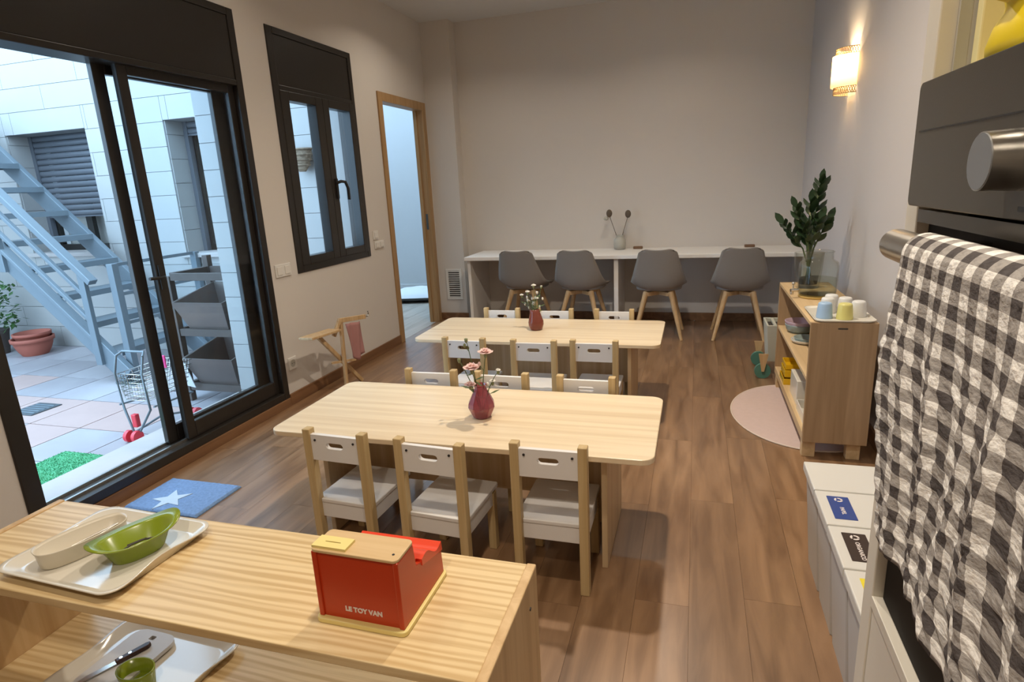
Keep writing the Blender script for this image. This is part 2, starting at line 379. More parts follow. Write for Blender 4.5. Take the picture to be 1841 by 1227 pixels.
def subtract(rects, hole):
    out = []
    hx0, hx1, hz0, hz1 = hole
    for (x0, x1, z0, z1) in rects:
        if x1 <= hx0 or x0 >= hx1 or z1 <= hz0 or z0 >= hz1: out.append((x0, x1, z0, z1)); continue
        if x0 < hx0: out.append((x0, hx0, z0, z1))
        if x1 > hx1: out.append((hx1, x1, z0, z1))
        a, b = max(x0, hx0), min(x1, hx1)
        if z0 < hz0: out.append((a, b, z0, hz0))
        if z1 > hz1: out.append((a, b, hz1, z1))
    return out

# ================================================================== ROOM SHELL
XL, XR, YB, YF, ZC = -2.49, .86, 5.76, -1.4, 2.8
WT = .36; WT2 = .08
fl = struct(box(XL - .02, XR, YF, YB, -.03, -.004).build('floor', 'subfloor'), 'brown wood plank floor')
pw = .168; y_len = 1.28
pm = box(-pw / 2 + .0004, pw / 2 - .0004, -y_len / 2 + .0004, y_len / 2 - .0004, -.012, 0).mesh('plank'); pm.materials.append(M['plank'])
col = 0; x = XL - .02
def plank(xa, xb, ya, yb, parent):
    if yb - ya < .03 or xb - xa < .02: return
    if abs((xb - xa) - pw) < 1e-4 and abs((yb - ya) - y_len) < 1e-4: link('plank', pm, parent, loc=((xa + xb) / 2, (ya + yb) / 2, 0))
    else:
        b = MB().box(xa + .0004, xb - .0004, ya + .0004, yb - .0004, -.012, 0); b.build('plank', 'plank', parent)
while x < XR:
    xb = min(x + pw, XR); y = YF - ((col * .47) % 1.0) * y_len
    while y < YB:
        plank(x, xb, max(y, YF), min(y + y_len, YB), fl); y += y_len
    x += pw; col += 1
struct(box(XL - .3, XR + .1, YF, YB + .1, ZC, ZC + .1).build('ceiling', 'ceiling'))
# left wall with sliding door, casement window, doorway
SD = (1.475, 3.096, -.06, 2.33); CW = (3.36, 4.31, .819, 2.315); DW = (4.70, 5.55, -.03, 2.065)
wl = MB()
rects = [(YF, 4.66, -.06, ZC), (4.66, 5.62, -.03, ZC)]
for h in (SD, CW, DW): rects = subtract(rects, h)
for (a, b, c, d) in rects: 
    if a < 4.66 < b: wl.box(XL - WT, XL, a, 4.66, c, d); wl.box(XL - WT2, XL, 4.66, b, c, d)
    else: wl.box(XL - (WT if b <= 4.67 else WT2), XL, a, b, c, d)
struct(wl.build('wall_left', 'wall'))
wb = MB(); wb.box(XL - WT2, XR + .1, YB, YB + .1, 0, ZC); wb.box(XL - WT2, -2.205, 5.62, YB, 0, ZC)
struct(wb.build('wall_back', 'wall'))
struct(box(XR, XR + .1, YF, YB, 0, ZC).build('wall_right', 'wall_daylit'))
struct(box(XL - WT, XR + .1, YF - .1, YF, 0, ZC).build('wall_front', 'wall'))
bh, bt = .075, .014
bl = MB(); bl.box(XL, XL + bt, YF, 1.475, 0, bh); bl.box(XL, XL + bt, 1.475, 3.096, 0, .055); bl.box(XL, XL + bt, 3.096, 4.668, 0, bh)
struct(bl.build('baseboard_left', 'base', bevel=.003))
bb = MB(); bb.box(-2.205, XR, YB - bt, YB, 0, bh); bb.box(XL, -2.19, 5.606, 5.62, 0, bh)
struct(bb.build('baseboard_back', 'base', bevel=.003))
struct(box(XR - bt, XR, .93, YB - bt, 0, bh).build('baseboard_right', 'base', bevel=.003))

# ---- sliding glass door
sd = bpy.data.objects.new('door_1', None); COL.objects.link(sd); struct(sd, 'dark brown sliding glass door to the patio')
x0, x1 = XL - .13, XL + .008
f = MB(); a0, a1 = SD[0], SD[1]
f.box(x0, x1, a0, a0 + .07, 0.0, 2.33); f.box(x0, x1, a1 - .05, a1, 0.0, 2.33); f.box(x0, x1, a0 + .07, a1 - .05, 2.29, 2.33); f.box(x0, x1, a0 + .07, a1 - .05, 1.93, 1.96); f.box(x0, x1, a0 + .07, a1 - .05, .055, .10)
f.build('door_frame', 'frame', sd, bevel=.004)
box(XL - .10, XL + .002, a0 + .07, a1 - .05, 1.96, 2.29).build('shutter_box_panel', 'frame', sd, bevel=.003)
tr = MB()
for xx in (XL - .045, XL - .115): tr.box(xx - .006, xx + .006, a0 + .07, a1 - .05, .10, .112)
tr.build('track', 'metal', sd)
def leaf(xc, ya, yb, sty, za, zb, sty2):
    w = .030
    m = MB(); m.box(xc - w / 2, xc + w / 2, ya, ya + sty, za, zb); m.box(xc - w / 2, xc + w / 2, yb - sty2, yb, za, zb)
    m.box(xc - w / 2, xc + w / 2, ya + sty, yb - sty2, za, za + .085); m.box(xc - w / 2, xc + w / 2, ya + sty, yb - sty2, zb - .05, zb)
    fr = m.build('leaf_frame', 'frame', sd, bevel=.004)
    box(xc - .005, xc + .005, ya + sty - .004, yb - sty2 + .004, za + .08, zb - .045).build('pane', 'glass', fr)
    return fr
l1 = leaf(XL - .040, 2.306, 3.046, .055, .102, 1.94, .042)
l2 = leaf(XL - .105, 2.240, 3.040, .062, .102, 1.94, .095)
h = MB(); h.tube([(XL - .03, 2.33, .96), (XL - .005, 2.33, .96), (XL + .004, 2.318, .96), (XL + .004, 2.235, .965)], .008, 8); h.box(XL - .026, XL - .018, 2.315, 2.345, .90, 1.02)
h.build('handle', 'gasket', l1)
# outer reveal (tiles) and lintel of the sliding door
rv = struct(box(XL - WT, XL - .13, a1 - .002, a1 + .004, -.06, 2.4).build('trim_1', 'grout'), 'tiled outer reveal of the sliding door')
rv.location = (0, -.002, 0)
z = -.06
while z < 2.33:
    box(XL - WT, XL - .131, a1 - .008, a1 - .002, z + .002, min(z + .153, 2.33)).build('tile', 'tile', rv); z += .155
struct(box(XL - WT, XL - .13, a0, a1 - .01, 2.25, 2.33).build('trim_2', 'plaster'), 'pale underside of the sliding door lintel')
struct(box(XL - WT - .03, XL - .13, a0, a1 - .01, -.06, .075).build('trim_3', 'sill'), 'pale stone threshold outside the sliding door')

# ---- casement window
_g = 0
cw = bpy.data.objects.new('window_1', None); COL.objects.link(cw); struct(cw, 'dark brown two-leaf casement window with a roller box')
a0, a1, z0, z1 = CW
f = MB(); x0, x1 = XL - .09, XL + .008
f.box(x0, x1, a0, a0 + .06, z0, z1); f.box(x0, x1, a1 - .045, a1, z0, z1); f.box(x0, x1, a0 + .06, a1 - .045, z1 - .04, z1); f.box(x0, x1, a0 + .06, a1 - .045, z0, z0 + .05); f.box(x0, x1, a0 + .06, a1 - .045, 1.955, 1.985)
f.build('window_frame', 'frame', cw, bevel=.004)
box(XL - .07, XL + .001, a0 + .06, a1 - .045, 1.985, z1 - .04).build('shutter_box_panel', 'frame', cw, bevel=.003)
def sash(ya, yb, s0, s1):
    m = MB(); xa, xb = XL - .062, XL + .012; za, zb = z0 + .045, 1.955
    m.box(xa, xb, ya, ya + s0, za, zb); m.box(xa, xb, yb - s1, yb, za, zb); m.box(xa, xb, ya + s0, yb - s1, za, za + .055); m.box(xa, xb, ya + s0, yb - s1, zb - .055, zb)
    o = m.build('sash', 'frame', cw, bevel=.004)
    box(XL - .03, XL - .02, ya + s0 - .004, yb - s1 + .004, za + .05, zb - .05).build('pane', 'glass', o)
    return o
gd = MB(); gd.box(XL - .125, XL - .09, 4.27, 4.31, .82, 2.3); gd.box(XL - .125, XL - .09, 3.36, 3.40, .82, 2.3); gd.build('shutter_guide', 'frame', cw)
box(XL - WT - .03, XL - .09, 3.36, 4.31, .80, .835).build('sill', 'sill', cw, bevel=.003)
rvl = MB(); rvl.box(XL - WT, XL - .126, 4.302, 4.3095, .835, 2.31); rvl.build('reveal_lining', 'tile', cw)
s1_ = sash(a0 + .055, 3.865, .085, .08); s2_ = sash(3.867, a1 - .04, .075, .055)
h = MB(); h.box(XL + .012, XL + .022, 3.905, 3.93, 1.28, 1.42); h.tube([(XL + .02, 3.917, 1.39), (XL + .05, 3.925, 1.40), (XL + .062, 3.96, 1.395), (XL + .064, 3.985, 1.35), (XL + .06, 3.99, 1.27)], .011, 8)
h.build('handle', 'gasket', s2_)

# ---- doorway to the next room
dd = bpy.data.objects.new('door_2', None); COL.objects.link(dd); struct(dd, 'open doorway with an oak frame')
c = MB(); xa, xb = XL, XL + .014
c.box(xa, xb, 4.668, 4.738, 0, 2.1); c.box(xa, xb, 5.512, 5.582, 0, 2.1); c.box(xa, xb, 4.738, 5.512, 2.03, 2.1)
c.build('casing', 'casing', dd, bevel=.003)
j = MB(); xa, xb = XL - WT2 - .01, XL
j.box(xa, xb, 4.70, 4.738, 0, 2.065); j.box(xa, xb, 5.512, 5.55, 0, 2.065); j.box(xa, xb, 4.738, 5.512, 2.03, 2.065); j.box(xa + .01, xa + .04, 5.497, 5.512, 0, 2.03)
jb = j.build('jamb', 'oakjamb', dd)
box(XL - .04, XL - .018, 5.509, 5.513, .93, 1.08).build('strike_plate', 'steel_dark', jb)

# ---- next room (seen through the doorway), lit through an unseen roof opening added for daylight
struct(box(-6.9, XL - WT2, 7.42, 7.52, -.02, ZC).build('wall_far', 'cool_wall'))
struct(box(-7.0, -6.9, 4.75, 7.52, -.02, ZC).build('wall_far_side', 'cool_wall'))
w = MB(); w.box(XL - WT2, XL - .01, 5.86, 7.52, -.02, ZC); w.box(XL - WT2, XL - .03, 5.62, 5.87, -.02, ZC)
struct(w.build('wall_far_end', 'cool_wall'))
ce = MB()
for (p, q, r_, s_) in subtract([(-7, XL - .08, 4.66, 7.52)], (-6.4, -2.8, 5.0, 7.2)): ce.box(p, q, r_, s_, ZC, ZC + .1)
struct(ce.build('ceiling_far', 'ceiling'))
fl2 = struct(box(-6.9, XL - .021, 4.75, 7.42, -.03, -.004).build('floor_far', 'subfloor'), 'grey wood floor of the next room')
M['plank2'] = wood('greyed_floor_plank', (.42, .36, .30), (.30, .25, .20), 1, 14, 1.5, .45, (.3, .7), rnd=.08)
x = -4.6; col = 0
while x < XL - .03:
    xb = min(x + .19, XL - .021); y = 4.75 - ((col * .41) % 1) * 1.3
    while y < 7.42:
        ya, yb = max(y, 4.75), min(y + 1.3, 7.42)
        if yb - ya > .03: box(x + .0008, xb - .0008, ya + .0008, yb - .0008, -.012, 0).build('plank', 'plank2', fl2)
        y += 1.3
    x += .19; col += 1
struct(box(-6.9, XL - WT2, 7.405, 7.42, 0, .07).build('baseboard_far', 'cool_wall', bevel=.003))

# ================================================================== PATIO
PZ = -.06
pf = struct(box(-7.1, XL - WT, -.5, 4.7, PZ - .05, PZ - .012).build('patio_floor', 'grout'), 'pale patio paving')
ts = .44
tm = {}
for k in ('ftile', 'ftile_pink'):
    me = MB().box(-ts / 2 + .004, ts / 2 - .004, -ts / 2 + .004, ts / 2 - .004, -.02, 0).mesh('paving_tile'); me.materials.append(M[k]); tm[k] = me
nx = 0
for i in range(10):
    for j_ in range(9):
        cx = XL - WT - .03 - ts / 2 - i * ts; cy = 4.4 - ts / 2 - j_ * ts
        pink = (i, j_) in ((1, 3), (2, 3), (3, 3), (4, 3), (2, 4), (5, 2))
        link('paving_tile', tm['ftile_pink' if pink else 'ftile'], pf, loc=(cx, cy, PZ))
W1 = (-6.296, -5.295, .89, 2.0); W2 = (-4.406, -3.35, .86, 2.0)
pwm = MB()
rr = [(-7.1, XL - WT, PZ - .012, 3.5)]
for hole in (W1, W2): rr = subtract(rr, hole)
for (p, q, r_, s_) in rr: pwm.box(p, q, 4.412, 4.75, r_, s_)
pwall = struct(pwm.build('patio_wall', 'grout'), 'cream tiled patio wall with two recessed windows')
tw, th = .92, .205; row = 0; z = PZ
while z < 3.5:
    x = -7.1 - (tw / 2 if row % 2 else 0)
    while x < XL - WT:
        rs = [(max(x, -7.1), min(x + tw, XL - WT), z, min(z + th, 3.5))]
        for hole in (W1, W2): rs = subtract(rs, hole)
        for (p, q, r_, s_) in rs:
            if q - p > .02 and s_ - r_ > .015: box(p + .002, q - .002, 4.400, 4.413, r_ + .002, s_ - .002).build('tile', 'tile', pwall)
        x += tw
    z += th; row += 1
# tiled reveals of the recessed windows
for (p, q, r_, s_) in (W1, W2):
    z = r_
    while z < s_:
        zz = min(z + th, s_)
        box(p, p + .008, 4.415, 4.66, z + .002, zz - .002).build('tile', 'tile', pwall); box(q - .008, q, 4.415, 4.66, z + .002, zz - .002).build('tile', 'tile', pwall); z += th
def patio_window(n, W, drop, label):
    p, q, r_, s_ = W
    wn = bpy.data.objects.new('window_%d' % n, None); COL.objects.link(wn); struct(wn, label)
    m = MB(); ya, yb = 4.655, 4.70
    m.box(p + .008, p + .075, ya, yb, r_, s_); m.box(q - .075, q - .008, ya, yb, r_, s_); m.box(p + .075, q - .075, ya, yb, s_ - .05, s_); m.box(p + .075, q - .075, ya, yb, r_, r_ + .06)
    m.box((p + q) / 2 - .04, (p + q) / 2 + .04, ya, yb, r_ + .06, s_ - .05)
    m.build('window_frame', 'frame', wn)
    box(p + .075, q - .075, 4.675, 4.68, r_ + .06, s_ - .05).build('pane', 'glass', wn)
    box(p + .05, q - .05, 4.76, 4.77, r_, s_).build('curtain', 'curtain', wn)
    box(p - .04, q + .04, 4.365, 4.655, r_ - .035, r_ + .002).build('sill', 'sill', wn, bevel=.004)
    g = MB(); g.box(p + .008, p + .05, 4.60, 4.65, r_ + .002, s_); g.box(q - .05, q - .008, 4.60, 4.65, r_ + .002, s_); g.build('shutter_guide', 'shutter', wn)
    z = s_; 
    me = None
    while z > drop + .001:
        hgt = .052
        prof = [(4.615 - .010 * math.sin(PI * t / 4), -hgt * t / 4) for t in range(5)]
        sl = MB(); va = [(p + .05, yy, zz) for yy, zz in prof] + [(q - .05, yy, zz) for yy, zz in prof] + [(p + .05, 4.63, -hgt), (p + .05, 4.63, 0), (q - .05, 4.63, -hgt), (q - .05, 4.63, 0)]
        if me is None:
            sl.add(va, [(i, i + 1, 6 + i, 5 + i) for i in range(4)] + [(11, 10, 12, 13), (4, 10, 12, 9), (0, 11, 13, 5)], True); me = sl.mesh('slat'); me.materials.append(M['shutter'])
        link('slat', me, wn, loc=(0, 0, z)); z -= .055
    box(p + .05, q - .05, 4.605, 4.635, z - .01, z + .004).build('bottom_rail', 'shutter', wn)
patio_window(2, W1, 1.26, 'patio window under a half-lowered grey roller shutter')
patio_window(3, W2, 1.90, 'narrow recessed patio window with a raised shutter')
struct(box(-7.2, -7.1, -.5, 4.5, PZ - .05, 2.0).build('patio_wall_side', 'tile'))

# ---- steel staircase
st = thing('patio_staircase', 'blue-grey steel staircase with railings climbing along the patio wall', 'staircase', (-4.27, 3.48, PZ))
nx_, tx_ = 9, .78                      # treads along y
slope = .93; going = .235
def sp(d, yy, dz=0): return (-d, yy, slope * d + dz)
L = 2.45
for yy in (0, tx_):
    m = MB(); m.bar(sp(-.0, yy, .055), sp(L, yy, .055), .05, .15, (0, 0, 1)); m.build('stringer', 'steel', st, bevel=.004)
for k in range(10):
    d = .17 + going * k; zt = slope * d + .10
    t_ = MB(); t_.box(-d - .11, -d + .11, .025, tx_ - .025, zt - .004, zt); t_.box(-d + .105, -d + .112, .025, tx_ - .025, zt - .045, zt); t_.box(-d - .112, -d - .105, .025, tx_ - .025, zt - .045, zt)
    t_.build('tread', 'steel', st)
for k, d in enumerate((.22, 1.02, 1.82)):
    m = MB(); m.box(-d - .03, -d + .03, -.055, -.02, slope * d - .05, slope * d + .70); m.build('post', 'steel', st, bevel=.003)
for dz, w_, h_, nm in ((.70, .07, .045, 'handrail'), (.50, .03, .03, 'rail'), (.30, .03, .03, 'rail'), (.14, .03, .03, 'rail')):
    m = MB(); m.bar(sp(.12 if nm == 'handrail' else .22, -.0375, dz), sp(L, -.0375, dz), w_, h_); m.build(nm, 'steel', st, bevel=.004)
box(-.10, .09, -.05, .05, 0, .02).build('foot_plate', 'steel_dark', st)
# gate across the foot of the stairs
gt = thing('stair_gate', 'grey metal bar gate across the foot of the patio stairs', 'gate', (-4.285, 3.515, PZ))
box(-.03, .03, 0.0, .055, 0.0, .94).build('post', 'steel', gt, bevel=.003); box(-.03, .03, .82, .87, 0, .94).build('post', 'steel', gt, bevel=.003)
for zz in (.93, .70, .47):
    MB().bar((0, .05, zz), (0, .83, zz), .02, .025).build('rail', 'steel', gt)
# ---- pots, plant
def pot(name, loc, rtop, hgt, label):
    t = MB().lathe([(rtop * .62, 0), (rtop * .78, hgt * .25), (rtop * .92, hgt * .6), (rtop * .96, hgt * .78), (rtop * 1.05, hgt * .80), (rtop * 1.06, hgt), (rtop * .95, hgt), (rtop * .85, hgt * .5), (rtop * .5, hgt * .12)], 28, cap0=True, cap1=True)
    return tag(t.build(name, 'terra', loc=loc), label, 'pot', 'terracotta bowls on the patio')
pot('terracotta_pot', (-6.17, 4.10, PZ), .17, .17, 'lower terracotta bowl of the stack on the patio paving')
pot('terracotta_pot', (-6.19, 4.12, PZ + .07), .15, .145, 'upper terracotta bowl nested in the stack on the patio paving')
pp = thing('potted_plant', 'bushy green plant in a dark pot at the left of the patio', 'plant', (-6.62, 4.05, PZ))
MB().lathe([(.10, 0), (.13, .2), (.14, .24), (.12, .24), (.10, .05)], 20, cap1=True).build('pot', 'rackwood', pp)
MB().tube([(0, 0, .1), (.01, 0, .35), (.0, .01, .55)], [.012, .01, .005]).build('trunk', 'twig', pp)
lf = MB()
for i in range(420):
    u = random.random(); v = random.random() * 2 * PI; rr_ = .30 * (random.random() ** .5)
    c_ = Vector((rr_ * math.cos(v), rr_ * math.sin(v) * .8, .25 + .45 * u + .1 * (rr_ < .12)))
    d = Vector((random.uniform(-1, 1), random.uniform(-1, 1), random.uniform(-.6, .6))).normalized(); s_ = d.cross(Vector((0, .3, 1))).normalized() * .018
    l_ = .055 + random.random() * .02; n_ = d.cross(s_).normalized() * .004
    lf.add([c_, c_ + d * l_ * .5 + s_, c_ + d * l_, c_ + d * l_ * .5 - s_, c_ + d * l_ * .5 + n_], [(0, 1, 4), (1, 2, 4), (2, 3, 4), (3, 0, 4)])
fo = lf.build('foliage', 'leafmid', pp); fo['kind'] = 'stuff'
# ---- toy shopping cart
ct = thing('toy_shopping_cart', 'toy metal wire shopping cart with red wheels on the patio', 'toy cart', (-3.12, 2.72, PZ))
fr = MB()
for s in (-1, 1):
    fr.tube([(s * .02 - .05, -.17, .05), (s * .10 - .02, -.16, .2), (s * .10 - .02, -.17, .42), (s * .10 - .02, -.14, .52)], .007)
fr.tube([(-.12, -.14, .52), (-.10, -.11, .54), (.06, -.11, .54), (.08, -.14, .52)], .007)
fr.tube([(-.07, -.17, .05), (-.02, 0, .10), (.0, .2, .05)], .007); fr.tube([(-.15, -.16, .22), (-.12, .16, .2), (.08, .16, .2), (.11, -.16, .22)], .006)
fr.build('frame', 'steel', ct)
bk = MB()
for i in range(7):
    t = i / 6; zz = .25 + .16 * t; w_ = .085 + .025 * t
    bk.tube([(-w_ - .02, -.15 - .0 * t, zz), (w_ - .02, -.15, zz), (w_ - .02, .14 + .05 * t, zz), (-w_ - .02, .14 + .05 * t, zz)], .0025, 5, True)
for i in range(9):
    xx = -.105 + .17 * i / 8
    bk.tube([(xx, -.15, .41), (xx, -.15, .25), (xx, .14, .25), (xx, .19, .41)], .0022, 4)
for i in range(7):
    yy = -.15 + .29 * i / 6
    bk.tube([(-.13, yy, .41), (-.105, yy, .25), (.065, yy, .25), (.09, yy, .41)], .0022, 4)
bk.build('basket', 'chrome', ct)
for (xx, yy) in ((-.09, -.19), (-.03, -.19), (-.03, .21), (.03, .21)):
    MB().cyl((xx - .012, yy, .035), (xx + .012, yy, .035), .036, n=20).build('wheel', 'redplastic', ct, bevel=.003)
box(-.055, -.02, -.185, -.155, .09, .17).build('bracket', 'redplastic', ct, bevel=.005)
box(-.02, .06, .02, .03, .40, .48).build('seat_flap', 'pinkplastic', ct, bevel=.004)
# ---- rack of tilted bins
rk = thing('bin_rack', 'dark timber rack holding two tilted grey bins beside the patio door', 'rack', (-3.44, 3.2, PZ))
for xx in (0, .50):
    for yy in (0, .36): box(xx, xx + .045, yy, yy + .045, 0, .89 if yy == 0 else .99).build('post', 'rackwood', rk, bevel=.003)
for zz in (.86, .475, .08):
    for yy in (0, .36): box(.045, .50, yy + .008, yy + .037, zz, zz + .05).build('rail', 'rackwood', rk, bevel=.002)
    box(.005, .04, .045, .36, zz, zz + .05).build('rail', 'rackwood', rk, bevel=.002)
for zz, mt in ((.50, 'binsteel'), (.11, 'binsteel')):
    b_ = MB(); A = [(.12, .03, zz + .02), (.44, .03, zz + .02), (.44, .33, zz + .06), (.12, .33, zz + .06)]; B = [(.07, -.05, zz + .22), (.49, -.05, zz + .22), (.49, .345, zz + .30), (.07, .36, zz + .30)]
    A2 = [(.14, .05, zz + .04), (.42, .05, zz + .04), (.42, .31, zz + .08), (.14, .31, zz + .08)]; B2 = [(.085, -.035, zz + .22), (.475, -.035, zz + .22), (.475, .33, zz + .30), (.085, .345, zz + .30)]
    b_.loft([A2[::1], B2, B, A], True, True, False); b_.build('bin', mt, rk)
# white cloth hanging over the lower bin
cl = MB(); P = [(.05, -.045, .33), (.065, -.045, .14), (.13, -.02, .115), (.10, -.048, .30)]
cl.loft([[(x_, y_ - .012, z_) for x_, y_, z_ in P], [(x_, y_ - .006, z_) for x_, y_, z_ in P]], True, True, False); cl.build('white_liner', 'fabricwhite', rk)
# ---- artificial grass, drain
gr = MB().box(-3.46, -2.95, 1.0, 2.32, PZ, PZ + .012)
for i in range(9000):
    x_, y_ = random.uniform(-3.46, -2.95), random.uniform(1.6, 2.32); a_ = random.random() * 6.28; l_ = .004 + .004 * random.random()
    dx, dy = .003 * math.cos(a_), .003 * math.sin(a_)
    gr.add([(x_ - dx, y_ - dy, PZ + .01), (x_ + dx, y_ + dy, PZ + .01), (x_ + dy * 2, y_ - dx * 2, PZ + .012 + l_)], [(0, 1, 2)])
go = tag(gr.build('grass_mat', 'grass'), 'green artificial grass mat beside the patio door', 'grass mat'); go['kind'] = 'stuff'
dr = thing('drain_cover', 'dark square drain cover set in the patio paving', 'drain', (-4.45, 2.86, PZ + .001))
box(-.11, .11, -.11, .11, 0, .006).build('plate', 'drain', dr, bevel=.002)
for i in range(5): box(-.09, .09, -.08 + i * .035, -.066 + i * .035, .006, .009).build('rib', 'steel', dr)
wk = thing('wicker_basket', 'brown wicker wall basket hanging outside the casement window', 'basket', (-3.03, 4.33, 1.50))
MB().lathe([(.03, 0), (.07, .05), (.09, .12), (.10, .17), (.085, .17), (.07, .1), (.02, .02)], 20, cap1=True, sq=.6).build('body', 'wicker', wk)
for zz, r_ in ((.172, .103), (.13, .095), (.09, .086), (.05, .073)):
    MB().tube([(r_ * math.cos(2 * PI * i / 24), r_ * .6 * math.sin(2 * PI * i / 24), zz) for i in range(24)], .008, 6, True).build('band', 'wicker', wk)

# ================================================================== LAMPS
for i, (lx, ly, wt, lwhere) in enumerate(LAMPS):
    dl = thing('ceiling_downlight', 'round recessed ceiling downlight ' + lwhere, 'downlight', (lx, ly, ZC), group='recessed ceiling downlights')
    MB().lathe([(.045, -.004), (.06, -.006), (.062, 0), (.045, -.0005)], 28, cap0=False).build('ring', 'white', dl)
    MB().lathe([(.001, -.002), (.044, -.002)], 24, cap0=False).build('lens', 'lens', dl)
    ld = bpy.data.lights.new('downlight_bulb', 'AREA'); ld.shape = 'DISK'; ld.size = .09; ld.energy = wt; ld.color = LAMP_COL; ld.spread = R(140)
    lo = bpy.data.objects.new('downlight_bulb', ld); COL.objects.link(lo); lo.parent = dl; lo.location = (0, 0, -.01)
# ---- wall sconce
sc = thing('wall_sconce', 'lit half-round wall lamp with cream fabric and rattan bands on the right wall', 'wall lamp', (XR, 4.22, 1.86))
def half(r, za, zb, t=.004, n=20):
    m = MB()
    o_ = [(-r * math.sin(PI * i / n), r * math.cos(PI * i / n)) for i in range(n + 1)]; i_ = [(-(r - t) * math.sin(PI * i / n), (r - t) * math.cos(PI * i / n)) for i in range(n + 1)]
    poly = o_ + i_[::-1]; k = len(poly)
    vs_ = [(a, b, za) for a, b in poly] + [(a, b, zb) for a, b in poly]
    fs = [(i, (i + 1) % k, k + (i + 1) % k, k + i) for i in range(k)]
    N = n + 1
    fs += [(i, i + 1, k - 2 - i, k - 1 - i) for i in range(n)] + [(k + i, k + i + 1, k + k - 2 - i, k + k - 1 - i) for i in range(n)]
    m.add(vs_, fs, False); return m
half(.115, -.085, .085).build('fabric_shade', 'lampfabric', sc)
ra = MB()
def band(zc):
    for i in range(0, 25):
        a_ = PI * i / 24
        for s in (-1, 1):
            b_ = a_ + s * .13
            if 0 <= b_ <= PI: ra.tube([(-.098 * math.sin(a_), .098 * math.cos(a_), zc - .018), (-.098 * math.sin(b_), .098 * math.cos(b_), zc + .018)], .002, 4)
    for dz in (-.018, .018): ra.tube([(-.098 * math.sin(PI * i / 24), .098 * math.cos(PI * i / 24), zc + dz) for i in range(25)], .003, 5)
band(.105); ra.build('rattan_band', 'rattan', sc); ra = MB(); band(-.105); ra.build('rattan_band', 'rattan', sc)
box(-.012, 0, -.04, .04, -.06, .06).build('backplate', 'metal', sc)
MB().sphere((-.05, 0, 0), .022, 12, 8).build('bulb', emis('warm_bulb', (1, .72, .38), 30), sc)
ld = bpy.data.lights.new('sconce_bulb', 'POINT'); ld.energy = 8; ld.color = (1, .80, .52); ld.shadow_soft_size = .02
lo = bpy.data.objects.new('sconce_bulb', ld); COL.objects.link(lo); lo.parent = sc; lo.location = (-.05, 0, .03)

# ================================================================== WALL FITTINGS
def plate(name, ya, yb, za, zb, label, kind):
    t = thing(name, label, 'switch' if kind != 'socket' else 'socket', (XL, (ya + yb) / 2, (za + zb) / 2))
    w_, h_ = (yb - ya) / 2, (zb - za) / 2
    box(0, .009, -w_, w_, -h_, h_).build('cover', 'outlet', t, bevel=.003)
    if kind == 'socket':
        MB().cyl((.005, 0, 0), (.0095, 0, 0), min(w_, h_) * .62, n=20).build('well', 'cabgrey', t)
        for s in (-1, 1): MB().cyl((.009, s * .009, 0), (.0105, s * .009, 0), .003, n=8).build('hole', 'slot', t)
    else:
        n = kind
        for i in range(n):
            c0 = -w_ + (i + .5) * 2 * w_ / n
            box(.009, .013, c0 - .025, c0 + .025, -h_ * .65, h_ * .65).build('rocker', 'outlet', t, bevel=.002)
    return t
plate('light_switch', 3.135, 3.285, .825, .905, 'double ivory switch plate between the sliding door and the window', 2)
plate('thermostat', 4.375, 4.455, .94, 1.01, 'small ivory switch right of the window, the upper of two', 1)
plate('light_switch', 4.385, 4.535, .865, .925, 'ivory switch plate right of the window, the lower of two', 2)
plate('wall_socket', 3.13, 3.21, .225, .305, 'ivory wall socket low beside the sliding door', 'socket')
vt = thing('wall_vent', 'white slatted air vent low on the wall beside the doorway', 'vent', (-2.325, 5.62, .37))
v_ = MB(); v_.box(-.085, .085, -.012, 0, .135, .155); v_.box(-.085, .085, -.012, 0, -.155, -.135); v_.box(-.085, -.06, -.012, 0, -.135, .135); v_.box(.06, .085, -.012, 0, -.135, .135); v_.build('vent_frame', 'outlet', vt, bevel=.002)
box(-.06, .06, -.003, 0, -.135, .135).build('backing', 'slot', vt)
for i in range(13):
    zz = -.128 + i * .0213; MB().bar((-.06, -.007, zz), (.06, -.007, zz), .008, .008).build('slat', 'outlet', vt)

# ================================================================== TABLES
TX0, TX1, TY0, TY1, TH = -1.525, -.105, 1.749, 2.337, .465
def make_table(loc, label):
    t = thing('childrens_table', label, 'table', loc, group='low wooden tables')
    W, D = TX1 - TX0, TY1 - TY0
    MB().prism(rrect(W, D, .045, 8), .02, Matrix.Translation((0, 0, TH - .02))).build('tabletop', 'tabletop', t, bevel=.003)
    for s in (-1, 1):
        xa = s * (W / 2 - .168); box(xa - .01, xa + .01, -.205, .205, 0, TH - .02).build('leg_panel', 'shelfoak2', t, bevel=.002)
    box(-(W / 2 - .186), W / 2 - .186, -.01, .01, .16, TH - .02).build('stretcher', 'shelfoak2', t, bevel=.002)
    return t
M['shelfoak2'] = wood('pine_leg_panel', (.62, .46, .28), (.50, .34, .18), 2, 24, 1, .45)
cx, cy = (TX0 + TX1) / 2, (TY0 + TY1) / 2
make_table((cx, cy, 0), 'front low pale wooden table with a ruby vase, nearest the camera')
T2 = (cx - .056, cy + 1.364)
make_table((T2[0], T2[1], 0), 'rear low pale wooden table in front of the wall bench')

